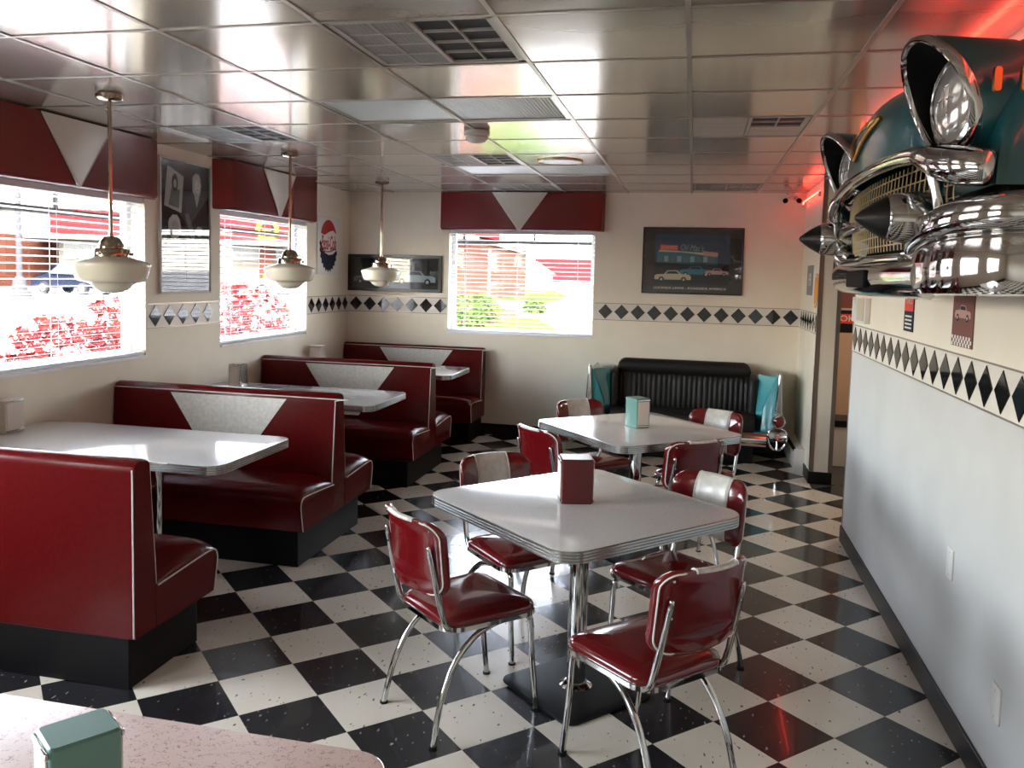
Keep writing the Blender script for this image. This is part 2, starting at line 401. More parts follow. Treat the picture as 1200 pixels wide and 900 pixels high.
for iy in range(-8, 10):
    y = GY0+iy*GP
    if YB < y < YF: MB().box((XL, y-.008, H-.0034), (XR, y+.008, H-.0006)).build('grid_bar', 'ceiling_grid', ceiling, smooth=False)
MB().box((XR+.0, YB, H), (2.4, YF, H+.02)).build('side_room_ceiling', 'wall_white', ceiling, smooth=False)

TL = ['long fluorescent ceiling light with ribbed diffuser in front of the smoke detector', 'long fluorescent ceiling light nearest the far window']
for (c0, c1), lab in zip(TROFFERS, TL):
    x0, x1 = GX0+c0[0]*GP, GX0+(c1[0]+1)*GP; y0, y1 = GY0+c0[1]*GP, GY0+(c0[1]+1)*GP
    t = tag(empty('ceiling_light', ((x0+x1)/2, (y0+y1)/2, H)), lab, 'ceiling light', 'fluorescent ceiling lights')
    hx, hy = (x1-x0)/2-.012, (y1-y0)/2-.012
    f = MB()
    f.box((-hx, -hy, 0), (hx, -hy+.02, .02)); f.box((-hx, hy-.02, 0), (hx, hy, .02)); f.box((-hx, -hy, 0), (-hx+.02, hy, .02)); f.box((hx-.02, -hy, 0), (hx, hy, .02)); f.build('frame', 'ceiling_grid', t)
    d = MB(); nr = 64
    rows = []
    for k in range(nr*2+1):
        x = -hx+.02+(2*hx-.04)*k/(nr*2); z = .010 if k % 2 else .006
        rows.append([(x, -hy+.02, z), (x, hy-.02, z)])
    d.rings(rows, False, False, closed=False); d.build('diffuser', 'diffuser', t, angle=20)
VL = {(-2, 0): 'perforated ceiling vent nearest the camera, half of it dark', (-3, 5): 'perforated ceiling vent beside the far fluorescent light', (0, 3): 'ceiling vent with two dark openings above the far car hood side',
      (0, 8): 'pale ceiling vent above the black car bench', (-5, 3): 'dark ceiling vent between the first two pendant lamps', (-3, 8): 'pale ceiling vent above the far window'}
for c in VENTS:
    x0, y0 = GX0+c[0]*GP, GY0+c[1]*GP
    t = tag(empty('ceiling_vent', (x0+GP/2, y0+GP/2, H)), VL[c], 'vent', 'ceiling vents'); h2 = GP/2-.012
    f = MB(); f.box((-h2, -h2, 0), (h2, -h2+.025, .01)); f.box((-h2, h2-.025, 0), (h2, h2, .01)); f.box((-h2, -h2, 0), (-h2+.025, h2, .01)); f.box((h2-.025, -h2, 0), (h2, h2, .01)); f.box((-.009, -h2, 0), (.009, h2, .01)); f.build('frame', 'vent_frame', t)
    pale = c in ((0, 8), (-3, 8))
    MB().box((-h2+.02, -h2+.02, .012), (h2-.02, h2-.02, .02)).build('backing', 'vent_frame' if pale else 'vent_dark', t)
    g = MB()
    for s_ in ((-h2+.025, -.012), (.012, h2-.025)):
        for k in range(1, 4): y = -h2+.025+(2*h2-.05)*k/4; g.box((s_[0], y-.003, .001), (s_[1], y+.003, .011))
        xm = (s_[0]+s_[1])/2; g.box((xm-.003, -h2+.025, .0012), (xm+.003, h2-.025, .0108))
    g.build('crossbars', 'vent_frame', t)
    p = MB(); xa, xb = -h2+.025, -.012
    for k in range(28): y = -h2+.028+(2*h2-.056)*k/28; p.box((xa, y, .004), (xb, y+.012, .006))
    for k in range(14): x = xa+(xb-xa)*k/14; p.box((x, -h2+.025, .0045), (x+.010, h2-.025, .0065))
    p.build('perforated_plate', 'vent_plate', t, smooth=False)
    if c == (0, 3):
        MB().box((-h2+.025, -h2+.025, .002), (-.012, h2-.025, .004)).build('blank_plate', 'vent_frame', t)
        MB().box((.012, 0, .002), (h2-.025, h2-.025, .004)).build('blank_plate', 'vent_frame', t)

sl = tag(empty('ceiling_light', (1.25, 3.9, H)), 'unseen square ceiling light added to warm the side room beyond the partition', 'ceiling light', 'fluorescent ceiling lights')  # lamp added out of view to brighten the side room and partition end
MB().box((-.3, -.3, -.03), (.3, .3, 0)).build('frame', 'ceiling_grid', sl, smooth=False)
MB().box((-.27, -.27, -.034), (.27, .27, -.030)).build('diffuser', 'diffuser_added_lit', sl, smooth=False)
sd = tag(empty('smoke_detector', (-2.05, 1.42, H-.006)), 'round beige smoke detector on the ceiling', 'smoke detector')
MB().lathe([(.075, 0), (.075, -.02), (.06, -.03)], 28).build('base', 'detector', sd)
s2 = MB().lathe([(.062, -.028), (.066, -.04), (.05, -.06), (.03, -.066), (.001, -.066)], 28); s2.build('head', 'detector', sd)
sp = tag(empty('ceiling_speaker', (-1.765, 2.72, H-.006)), 'flat round ceiling speaker ring by the far fluorescent light', 'speaker')
MB().lathe([(.165, .004), (.165, -.004), (.155, -.008), (.148, -.003)], 40, cap1=False).build('rim', 'gold_mesh', sp)
MB().lathe([(.15, .003), (.15, -.002), (.001, -.003)], 40).build('cover', 'plastic_white', sp)

# ------------------------------------------------------------------ walls
def wall_with_holes(name, axis, c0, c1, a0, a1, holes, z1, mats='wall_cream', split=None):
    """axis 'x': slab between x=c0..c1 running along y"""
    w = MB(); cuts = sorted(holes); f = (lambda p, q, r, s_: w.box((c0, p, r), (c1, q, s_))) if axis == 'x' else (lambda p, q, r, s_: w.box((p, c0, r), (q, c1, s_)))
    def col(p, q, r, s_):
        if split and r < split < s_: w.m = 1; f(p, q, r, split); w.m = 0; f(p, q, split, s_)
        else: w.m = 1 if split and s_ <= split else 0; f(p, q, r, s_)
    e = a0
    for h0, h1 in cuts:
        col(e, h0, 0, z1); col(h0, h1, 0, WZ0); col(h0, h1, WZ1, z1); e = h1
    col(e, a1, 0, z1)
    return struct(w.build(name, mats, smooth=False))
wall_l = wall_with_holes('wall_left', 'x', XL-.17, XL, YB, YF, LEFT_WINDOWS, H+.03)
wall_f = wall_with_holes('wall_far', 'y', YF, YF+.17, XL-.17, XR+.17, [FAR_WINDOW], H+.03)
wall_r = wall_with_holes('wall_right', 'x', XR, XR+.17, YB, 2.30, [], H+.03, ['wall_cream', 'wall_white'], 1.25)
wall_p = wall_with_holes('wall_partition', 'x', XR, XR+.17, 3.87, YF, [], H+.03)
wall_b = wall_with_holes('wall_back', 'y', YB-.17, YB, XL-.17, 2.4, BACK_WINDOWS, H+.03)
wall_s = wall_with_holes('wall_side_room', 'y', YF, YF+.17, XR+.17, 2.4, [], H+.03, 'wall_tan')
wall_s2 = wall_with_holes('wall_side_room_right', 'x', 2.4, 2.5, YB, YF+.17, [], H+.03, 'wall_tan')
struct(MB().box((XR+.17, 2.30, 2.05), (2.4, 2.36, H)).build('lintel', 'wall_tan', smooth=False))
# corner trims
for i, (x, y) in enumerate(((XR-.004, 3.866), (XR+.142, 3.866))):
    struct(MB().box((x, y-.0, .10), (x+.034, y+.005-.001, H)).build('trim_%d' % (i+1), 'trim_pink'))
struct(MB().box((XR-.004, 3.866, .10), (XR-.0005, 3.905, H)).build('trim_3', 'trim_pink'))
struct(MB().box((XR-.003, 2.285, .10), (XR+.0, 2.303, H)).build('trim_4', 'trim_pink'))
# baseboards
def bb(name, a, b): return struct(MB().box(a, b).build(name, 'black_rubber', bevel=.003))
bb('baseboard_left', (XL, YB, 0), (XL+.012, YF, .11)); bb('baseboard_far', (XL+.012, YF-.012, 0), (XR, YF, .115))
bb('baseboard_right', (XR-.012, YB, 0), (XR, 2.305, .10)); bb('baseboard_partition', (XR-.012, 3.855, 0), (XR+.175, 3.868, .10))
bb('baseboard_partition_side', (XR-.012, 3.868, 0), (XR, 4.19, .10))

# diamond border, one glass diamond at a time
BZ0, BZ1, BP = 1.235, 1.40, .16
def band(wall, fn, a0, a1, centers):
    b_ = MB(); b_.rings([[fn(a0, BZ0, 0), fn(a1, BZ0, 0), fn(a1, BZ1, 0), fn(a0, BZ1, 0)], [fn(a0, BZ0, .002), fn(a1, BZ0, .002), fn(a1, BZ1, .002), fn(a0, BZ1, .002)]]); b_.build('border_strip', 'paper_band', wall, smooth=False)
    for z in (BZ0, BZ1):
        t_ = MB(); t_.rings([[fn(a0, z-.003, 0), fn(a1, z-.003, 0), fn(a1, z+.003, 0), fn(a0, z+.003, 0)], [fn(a0, z-.003, .005), fn(a1, z-.003, .005), fn(a1, z+.003, .005), fn(a0, z+.003, .005)]]); t_.build('border_trim', 'trim_pink', wall, smooth=False)
    zc = (BZ0+BZ1)/2
    for c in centers:
        po = [(c-.071, zc), (c, zc-.073), (c+.071, zc), (c, zc+.073)]
        k = [(c+(a-c)*.94, zc+(z-zc)*.94) for a, z in po]
        d = MB(); d.rings([[fn(a, z, .0015) for a, z in po], [fn(a, z, .004) for a, z in po], [fn(a, z, .006) for a, z in k]]); d.build('diamond_tile', 'black_glass', wall, smooth=False)
lf = lambda a, z, d: (XL+d, a, z); ff = lambda a, z, d: (a, YF-d, z); rf = lambda a, z, d: (XR-d, a, z)
band(wall_l, lf, 1.625, 2.51, [1.71+BP*k for k in range(5)]); band(wall_l, lf, 4.04, YF-.003, [4.125+BP*k for k in range(6)])
band(wall_f, ff, XL+.006, -3.285, [XL+.088+.1565*k for k in range(7)]); band(wall_f, ff, -1.745, XR-.006, [.125-BP*k for k in range(12)])
band(wall_r, rf, -3.2, 2.28, [2.20-BP*k for k in range(26)]); band(wall_p, rf, 3.90, YF-.006, [4.90-BP*k for k in range(7)])

# ------------------------------------------------------------------ windows, blinds, valances
def frame_box(p, q, z0, z1, fn, name, mname, parent, t=.045, d0=-.15, d1=-.11):
    for a0, a1, b0, b1 in ((p, q, z0, z0+t), (p, q, z1-t, z1), (p, p+t, z0+t, z1-t), (q-t, q, z0+t, z1-t)):
        m_ = MB(); m_.rings([[fn(a0, b0, d0), fn(a1, b0, d0), fn(a1, b1, d0), fn(a0, b1, d0)], [fn(a0, b0, d1), fn(a1, b0, d1), fn(a1, b1, d1), fn(a0, b1, d1)]]); m_.build(name, mname, parent, smooth=False)
def quad_slab(a0, a1, b0, b1, d0, d1, fn): return MB().rings([[fn(a0, b0, d0), fn(a1, b0, d0), fn(a1, b1, d0), fn(a0, b1, d0)], [fn(a0, b0, d1), fn(a1, b0, d1), fn(a1, b1, d1), fn(a0, b1, d1)]])
def make_window(i, p, q, fn):
    w = struct(empty('window_%d' % i, fn((p+q)/2, WZ0, -.13)))
    f2 = lambda a, z, d: Vector(fn(a, z, d))-w.location
    frame_box(p, q, WZ0, WZ1, f2, 'frame_bar', 'window_frame', w)
    quad_slab(p+.04, q-.04, WZ0+.04, WZ1-.04, -.134, -.130, f2).build('pane', 'pane', w, smooth=False)
    quad_slab(p, q, WZ0-.012, WZ0+.006, -.11, .014, f2).build('sill', 'white_paint', w, bevel=.003)
    return w
for i, (p, q) in enumerate(LEFT_WINDOWS): make_window(i+1, p, q, lf)
make_window(5, FAR_WINDOW[0], FAR_WINDOW[1], ff)
for i, (p, q) in enumerate(BACK_WINDOWS): make_window(6+i, p, q, lambda a, z, d: (a, YB+d, z))

def make_blind(p, q, fn, label):
    t = tag(empty('window_blind', fn((p+q)/2, WZ0, -.035)), label, 'blind', 'horizontal window blinds')
    f2 = lambda a, z, d: Vector(fn(a+(p+q)/2, z+WZ0, d-.035))-t.location
    hw = (q-p)/2-.006; n_ = 23; z0, z1 = .045, 1.0; me = None
    for k in range(n_):
        if me is None:
            rows = [[], []]
            prof = [(-.024, -.0010), (-.012, -.0003), (0, 0), (.012, -.0003), (.024, -.0010)]
            s_ = MB(); r0 = []; r1 = []
            for a in (-hw, hw):
                r0.append([f2(a, zz+d*.15, d) for d, zz in prof] + [f2(a, zz+d*.15-.0016, d) for d, zz in reversed(prof)])
            s_.rings(r0); o = s_.build('slat', 'slat', t); me = o.data
        else: o = link(bpy.data.objects.new('slat', me)); o.parent = t
        o.location = (0, 0, z0+(z1-z0)*k/(n_-1))
    quad_slab(-hw, hw, 1.02, 1.065, -.028, .028, f2).build('head_rail', 'slat', t, bevel=.002)
    quad_slab(-hw, hw, .010, .028, -.026, .026, f2).build('bottom_rail', 'slat', t, bevel=.003)
    for a in (-hw*.78, -hw*.05, hw*.78):
        for d in (-.026, .026): quad_slab(a-.0012, a+.0012, .02, 1.03, d-.0008, d+.0008, f2).build('ladder_cord', 'cord', t, smooth=False)
    return t
make_blind(*LEFT_WINDOWS[0], lf, 'white horizontal blind behind the nearest pendant lamp')
make_blind(*LEFT_WINDOWS[1], lf, 'white horizontal blind in the second side window, past the tall poster')
make_blind(*FAR_WINDOW, ff, 'white horizontal blind in the far wall window')

def make_valance(c, fw, fn, label, dep=.11, flare=.12, tri=.28):
    t = tag(empty('window_valance', fn(c, 2.10, .0)), label, 'valance', 'red window valances')
    f2 = lambda a, z, d: Vector(fn(a+c, z+2.10, d))-t.location
    z0, z1 = .005, .382; hw = fw/2; v = MB()
    plan = [(-hw-flare, .001), (-hw-.012, dep-.012), (-hw+.01, dep), (hw-.01, dep), (hw+.012, dep-.012), (hw+flare, .001)]
    v.rings([[f2(a, z0+.02, d) for a, d in plan], [f2(a, z1, d) for a, d in plan]]); 
    v2 = [[f2(a*(1-.01*s_), z0+.02-.02*math.sin(s_*math.pi/2), max(.001, d-.02*(1-math.cos(s_*math.pi/2)))) for a, d in plan] for s_ in (0, .35, .7, 1)]
    v.rings(v2, False, True); v.build('body', 'valance_red', t, angle=35)
    p = MB(); tp = [(-tri, z1-.002), (tri, z1-.002), (0.012, z0+.006), (-.012, z0+.006)]
    p.rings([[f2(a, z, dep-.002) for a, z in tp], [f2(a, z, dep+.006) for a, z in tp], [f2(a*.965, z*.985+.006, dep+.009) for a, z in tp]]); pan = p.build('triangle_panel', 'valance_white', t)
    pp = MB()
    pp.tube([f2(-tri, z1-.002, dep+.007), f2(-.012, z0+.006, dep+.007), f2(.012, z0+.006, dep+.007), f2(tri, z1-.002, dep+.007)], .004, 6); pp.build('piping', 'piping_white', pan)
make_valance(.86, 1.48, lf, 'red valance with white triangle over the nearest side window')
make_valance(3.275, 1.48, lf, 'red valance with white triangle over the second side window')
make_valance(-2.515, 1.62, ff, 'red valance with white triangle over the far wall window', flare=.035)

# ------------------------------------------------------------------ booths
BL = 1.52
def booth_seat(parent, sgn):
    def prof(d): return [(.085, .205), (.085, .43-d), (.20, .447-d), (.33, .456-d), (.45, .453-d), (.505, .437-d*.85), (.532, .40-d*.35), (.53, .34), (.50, .205)]
    rs = [[(x, sgn*y, z) for y, z in prof(d)] for x, d in ((0, 0), (.7, .0), (1.36, 0), (1.44, .006), (1.485, .02), (1.51, .038), (1.522, .056))]
    m_ = MB(); m_.rings(rs); s_ = m_.build('seat_cushion', 'red_vinyl', parent, angle=50)
    p = MB(); p.tube([(1.526, sgn*y, z) for y, z in ((.095, .378), (.30, .392), (.46, .400), (.508, .392), (.526, .36), (.522, .32), (.50, .21))], .0034, 6, smooth=4); p.build('piping', 'piping_white', s_)
def face_y(z): return .095 - max(0, z-.39)/(.885-.39)*.038
def booth_back(parent, sides):
    half = lambda z: face_y(z)
    zs = [.205, .39, .55, .72, .86, .885]; 
    neg = half if -1 in sides else (lambda z: .043); pos = half if 1 in sides else (lambda z: .043)
    left = [(-neg(z), z) for z in zs]; right = [(pos(z), z) for z in zs]
    a, b = -neg(.885), pos(.885); c = (a+b)/2; r = (b-a)/2
    arc = [(c-r*math.cos(math.pi*k/8), .885+(.034 if len(sides) == 2 else .024)*math.sin(math.pi*k/8)) for k in range(1, 8)]
    poly = left + arc + list(reversed(right))
    ins = [(y*.93+c*.07, z if z < .3 else z-.004) for y, z in poly]
    m_ = MB(); m_.rings([[(0, y, z) for y, z in poly], [(BL-.012, y, z) for y, z in poly], [(BL, y, z) for y, z in ins]]); bk = m_.build('backrest', 'red_vinyl', parent, angle=45)
    p = MB()
    for s_ in (-1, 1):
        h = neg if s_ < 0 else pos
        pts = [(.002, s_*h(.885), .888), (BL-.035, s_*h(.885), .888), (BL-.008, s_*h(.87), .876)] + [(BL-.006, s_*(h(z)+.001), z) for z in (.80, .60, .42, .21)]
        if s_ not in sides: pts = pts[2:]
        p.tube(pts, .0032, 6, smooth=4)
    p.build('piping', 'piping_white', bk)
    for s_ in sides:
        v = MB(); tp = [(.80-.395, .872), (.80+.395, .872), (.80+.10, .46), (.80-.10, .46)]
        v.rings([[(x, s_*(face_y(z)-.003), z) for x, z in tp], [(x, s_*(face_y(z)+.0035), z) for x, z in tp]]); v.build('center_panel', 'white_vinyl', parent)
def make_booth(yc, sides, base, label):
    t = tag(empty('diner_booth', (XL+.013, yc, 0)), label, 'booth', 'red booths along the window wall')
    MB().box((.0, base[0], 0), (BL-.03, base[1], .205)).build('base', 'iron_black', t, bevel=.004)
    booth_back(t, sides)
    for s_ in sides: booth_seat(t, s_)
    return t
make_booth(-.548, (1,), (-.042, .42), 'red vinyl booth bench with plain back turned to the camera')
make_booth(1.335, (-1, 1), (-.49, .37), 'double red booth with white V panel between the first and second booth tables')
make_booth(3.215, (-1, 1), (-.535, .37), 'double red booth with white V panel between the second and third booth tables')
make_booth(4.945, (-1,), (-.45, .04), 'single red booth bench with white V panel against the far wall')

# ------------------------------------------------------------------ tables
def make_top(parent, sx, sy, r, z1, lam='laminate', th=.042):
    lv = []; n_ = 4; h = th/n_
    for k in range(n_):
        z = z1-th+k*h; lv += [(z+.0008, .004), (z+.0022, 0.), (z+h-.0022, 0.), (z+h-.0008, .004)]
    lv = [(z1-th, .03)] + lv + [(z1, .006)]
    e = MB(); e.rings(rr_loft(sx, sy, r, lv, 8)); e.build('edge_band', 'table_edge', parent, angle=25)
    MB().rings(rr_loft(sx, sy, r, [(z1-.004, .008), (z1+.0012, .0035), (z1+.0016, .006)], 8)).build('table_top', lam, parent, angle=25)
def pedestal(parent, z1, plate, rot=0., rcol=.038, x=0., y=0.):
    MB().lathe([(rcol, .014), (rcol, z1)], 28, (x, y, 0)).build('column', 'chrome', parent)
    MB().lathe([(rcol+.028, .012), (rcol+.028, .018), (rcol+.012, .030), (rcol+.002, .034)], 28, (x, y, 0)).build('collar', 'chrome', parent)
    b_ = MB(); b_.rings(rr_loft(plate, plate, .05, [(0, .004), (.006, 0), (.012, .002), (.016, .02)], 5))
    b_.xf(lambda p: (x+p.x, y+p.y, p.z)); b_.build('base_plate', 'iron_black', parent, angle=25)
    s_ = MB().box((x-.14, y-.03, z1-.02), (x+.14, y+.03, z1-.002)); s_.box((x-.03, y-.14, z1-.02), (x+.03, y+.14, z1-.002)); s_.build('top_bracket', 'iron_black', parent)
for y, lab in ((.345, 'long grey laminate booth table in the nearest booth'), (2.20, 'long grey laminate booth table in the middle booth'), (4.02, 'long grey laminate booth table in the far corner booth')):
    t = tag(empty('booth_table', (XL+.77+.004, y, 0)), lab, 'table', 'booth tables')
    make_top(t, 1.54, .745, .085, .762)
    pedestal(t, .722, .40, x=.19)
for x, y, rz, lab in ((-1.185, -.10, 48, 'square grey laminate dining table with a red napkin holder'), (-1.085, 1.69, 41, 'square grey laminate dining table with a turquoise napkin holder')):
    t = tag(empty('dining_table', (x, y, 0), math.radians(rz)), lab, 'table', 'square dining tables')
    make_top(t, .915, .915, .095, .762)
    pedestal(t, .722, .45)
t = tag(empty('pink_table', (-2.02, -2.42, 0)), 'pink boomerang patterned laminate table in the lower left corner', 'table')
make_top(t, 1.46, .95, .07, .762, 'pink_laminate'); pedestal(t, .722, .45)

# ------------------------------------------------------------------ chrome chairs
def make_chair(label):
    t = tag(empty('diner_chair'), label, 'chair', 'red chrome diner chairs')
    R_ = .0115
    # seat: chrome rim and padded cushion
    def warp(p):   # seat a little narrower at the back
        k = 1-.10*max(0, -p.y)/.2; return (p.x*k, p.y, p.z)
    c = MB(); c.rings(rr_loft(.405, .40, .07, [(.402, .03), (.404, .008), (.412, .0), (.424, .0), (.434, .006), (.443, .022), (.450, .05), (.456, .09), (.459, .13), (.460, .17)], 7)); c.xf(lambda p: warp(p)+Vector((0, .02, 0)) if False else Vector(warp(p))+Vector((0, .02, 0)))
    c.build('seat', 'red_shell', t, angle=70)
    rim = MB(); rim.rings(rr_loft(.412, .407, .073, [(.394, .006), (.394, -.001), (.411, -.001), (.413, .004)], 7), False, False); rim.xf(lambda p: Vector(warp(p))+Vector((0, .02, 0))); rim.build('seat_rim', 'chrome', t, angle=30)
    for s_ in (-1, 1):
        # front leg
        MB().tube([(s_*.150, .10, .383), (s_*.156, .165, .383), (s_*.161, .192, .374), (s_*.164, .203, .345), (s_*.166, .212, .20), (s_*.170, .235, .006)], R_, 10, smooth=5).build('leg', 'chrome', t)
        # rear leg, sweeping back in a wide arc from mid seat
        MB().tube([(s_*.150, .12, .380), (s_*.156, .04, .378), (s_*.162, -.05, .352), (s_*.168, -.13, .285), (s_*.175, -.185, .19), (s_*.181, -.215, .09), (s_*.186, -.232, .006)], R_, 10, smooth=5).build('leg', 'chrome', t)
        # back upright, bending forward under the seat
        up = [(s_*.158, .10, .392), (s_*.160, -.05, .391), (s_*.162, -.13, .394), (s_*.163, -.172, .415), (s_*.163, -.190, .46), (s_*.160, -.214, .56), (s_*.156, -.243, .69), (s_*.155, -.246, .712)]
        MB().tube(up, R_, 10, smooth=5, radii=[R_]*6+[R_*.85, R_*.45]).build('back_post', 'chrome', t)
        MB().lathe([(.016, 0), (.016, .007), (.001, .008)], 10, (s_*.170, .235, 0)).build('glide', 'iron_black', t)
        MB().lathe([(.016, 0), (.016, .007), (.001, .008)], 10, (s_*.186, -.232, 0)).build('glide', 'iron_black', t)
    MB().tube([(-.16, -.10, .386), (.16, -.10, .386)], .009, 8).build('cross_brace', 'chrome', t)
    # backrest: padded shell, curved around the sitter
    BW, BH, TH = .385, .275, .034
    def place(p):      # p.x across, p.y up, p.z depth (+ towards the sitter)
        u = p.x/(BW/2); zz = p.y+BH/2
        y = -.245 + p.z + .062*u*u - .030*(zz/BH-.3) - (.012*max(0, zz/BH-.8)/.2)
        return Vector((p.x, y, .525+zz))
    lv = [(-TH/2, .05), (-TH/2-.0, .012), (-TH/2+.006, .002), (0, 0), (TH/2-.010, .003), (TH/2-.003, .014), (TH/2+.002, .045), (TH/2+.006, .09), (TH/2+.007, .125)]
    b_ = MB(); b_.rings(rr_loft2(BW, BH, .06, lv)); b_.xf(place); bk = b_.build('backrest', 'red_shell', t, angle=60)
    # white stripe: down the front and over the top edge
    rows = []
    path = [(-BH/2+.010, TH/2-.003), (-BH/2+.03, TH/2+.002), (-.06, TH/2+.0075), (0, TH/2+.0085), (.06, TH/2+.0075), (BH/2-.03, TH/2+.002), (BH/2-.006, TH/2-.007), (BH/2+.0012, .002), (BH/2-.0005, -TH/2+.005), (BH/2-.010, -TH/2-.0005)]
    for v_, d in path: rows.append([place(Vector((x, v_, d))) for x in [-.086+.172*k/8 for k in range(9)]])
    s_ = MB(); s_.rings(rows, False, False, closed=False); st = s_.build('center_stripe', 'white_vinyl', bk, angle=70, solid=.003)
    for x in (-.087, .087):
        MB().tube([place(Vector((x, v_, d))) for v_, d in path], .0032, 6, smooth=3).build('piping', 'piping_white', bk)
    ring = rrect(BW-.016, BH-.016, .052, 6)
    MB().tube([place(Vector((x, y, -TH/2-.001))) for x, y in ring], .0030, 6, closed=True).build('piping', 'piping_white', bk)
    for x in (-.155, .155):
        for v_ in (.085, -.03): MB().lathe([(.006, 0), (.005, -.004), (.001, -.005)], 8, tuple(place(Vector((x*.98, v_+.02, -TH/2-.001 if v_ > 0 else -TH/2-.012)))), 'y').build('screw', 'chrome', bk)
    return t
def rr_loft2(sx, sy, r, levels, seg=7):
    """rounded rectangles with extra points on the straight runs so the shape can bend"""
    out = []
    for z, o in levels:
        q = rrect(sx-2*o, sy-2*o, max(.004, r-o), seg); pts = []
        for i in range(len(q)):
            a, b = Vector(q[i]), Vector(q[(i+1) % len(q)]); k = max(1, int((b-a).length/.03)) if (i % (seg+1)) == seg else 1
            if (i % (seg+1)) == seg: k = 8
            for j in range(k): p = a.lerp(b, j/k); pts.append((p.x, p.y, z))
        out.append(pts)
    return out
CH = [(-1.757, -.547, 48, 'red chrome chair alone at the left of the red-napkin-holder table, its back to the booths'),
      (-.703, -.784, 136, 'red chrome chair nearest the camera, its back to the white half wall'),
      (-.662, .390, -127.5, 'red and white chrome chair on the aisle side of the red-napkin-holder table'),
      (-1.696, .491, -45, 'red and white chrome chair tucked under the far left side of the red-napkin-holder table'),
      (-1.636, 1.277, 46.5, 'red chrome chair at the turquoise-napkin-holder table with its plain back to the booths'),
      (-1.542, 2.414, -48, 'red and white chrome chair between the turquoise-napkin-holder table and the far window wall'),
      (-.721, 1.211, 128, 'red chrome chair at the turquoise-napkin-holder table with its plain back to the aisle'),
      (-.590, 2.298, -121, 'red and white chrome chair right in front of the black car bench')]
ch0 = None
for k, (x, y, ang, lab) in enumerate(CH):
    if ch0 is None: ch0 = make_chair(lab); o = ch0
    else: o = copy_tree(ch0); o['label'] = lab
    a = math.radians(ang); o.location = (x+.245*math.cos(a), y+.245*math.sin(a), 0); o.rotation_euler = (0, 0, a-math.pi/2)

# ------------------------------------------------------------------ napkin holders
def napkin_holder(loc, rz, w_, d_, h, shell, label, face='napkin', group='napkin holders'):
    t = tag(empty('napkin_holder', loc, math.radians(rz)), label, 'napkin holder', group)
    b_ = MB(); b_.rings([[(x, y, z) for x, y in rrect(w_-2*o_, d_-2*o_, .008, 3)] for z, o_ in ((0, .003), (.004, 0), (h-.004, 0), (h, .004))]); b_.build('shell', shell, t, angle=30)
    for s_ in (-1, 1):
        f = MB().box((-w_/2+.010, s_*(d_/2-.0005), .018), (w_/2-.010, s_*(d_/2+.0035), h-.020)); f.build('faceplate', face, t, bevel=.001)
        MB().box((-w_/2+.004, s_*(d_/2-.0005), h-.016), (w_/2-.004, s_*(d_/2+.005), h-.006)).build('lip', 'chrome', t, bevel=.002)
        MB().box((-w_/2+.004, s_*(d_/2-.0005), .006), (w_/2-.004, s_*(d_/2+.005), .014)).build('lip', 'chrome', t, bevel=.002)
    return t
TT = .7636
napkin_holder((-1.215, -.075, TT), 105, .115, .128, .178, 'red_enamel', 'red enamel napkin holder on the nearest square table')
napkin_holder((-1.085, 1.71, TT), 41, .10, .115, .178, 'teal_enamel', 'turquoise napkin holder on the far square table')
napkin_holder((-1.69, -2.285, TT), -35, .086, .104, .178, 'teal_enamel', 'turquoise napkin holder on the pink table')
napkin_holder((-4.30, .345, TT), 90, .13, .09, .175, 'plate_beige', 'beige napkin holder by the wall on the nearest booth table', 'plate_beige')
napkin_holder((-4.13, 2.36, TT), 0, .10, .11, .175, 'chrome', 'chrome framed napkin holder on the middle booth table', 'plate_beige')
napkin_holder((-4.28, 4.06, TT), 0, .12, .11, .175, 'plate_beige', 'beige napkin holder on the far corner booth table', 'plate_beige')

# ------------------------------------------------------------------ pendant lamps
def make_pendant(label):
    t = tag(empty('pendant_lamp'), label, 'pendant lamp', 'schoolhouse pendant lamps')
    MB().lathe([(.064, H-.007), (.064, H-.026), (.052, H-.036), (.016, H-.040)], 32).build('canopy', 'brass_dark', t)
    MB().lathe([(.0095, H-.03), (.0095, 2.16), (.0115, 2.158), (.0115, 2.12), (.0095, 2.118), (.0095, 1.80)], 14).build('rod', 'brass_dark', t)
    f = MB().lathe([(.013, 1.815), (.014, 1.80), (.030, 1.797), (.044, 1.785), (.056, 1.765), (.060, 1.748), (.060, 1.742), (.082, 1.738), (.086, 1.730), (.086, 1.700), (.080, 1.697)], 32); fo = f.build('fitter', 'brass_dark', t)
    for k in range(3):
        a = math.radians(30+120*k); MB().tube([(.080*math.cos(a), .080*math.sin(a), 1.714), (.100*math.cos(a), .100*math.sin(a), 1.714)], .006, 8).build('thumb_screw', 'brass_dark', fo)
    g = [(.078, 1.712), (.080, 1.700), (.10, 1.694), (.135, 1.684), (.172, 1.672), (.181, 1.666), (.183, 1.658), (.180, 1.648), (.172, 1.622), (.163, 1.596), (.157, 1.584), (.145, 1.578), (.115, 1.572), (.098, 1.564), (.088, 1.552), (.074, 1.538), (.050, 1.526), (.02, 1.520), (.001, 1.519)]
    MB().lathe(g, 48, cap0=False).build('glass_shade', 'opal', t, angle=50)
    return t
p0 = None
for x, y, lab in ((-3.595, .262, 'cream schoolhouse pendant lamp in front of the nearest side window'), (-3.625, 2.20, 'cream schoolhouse pendant lamp in front of the second side window'), (-3.61, 3.97, 'cream schoolhouse pendant lamp in front of the wide dark framed picture')):
    if p0 is None: p0 = make_pendant(lab); o = p0
    else: o = copy_tree(p0); o['label'] = lab
    o.location = (x, y, 0)

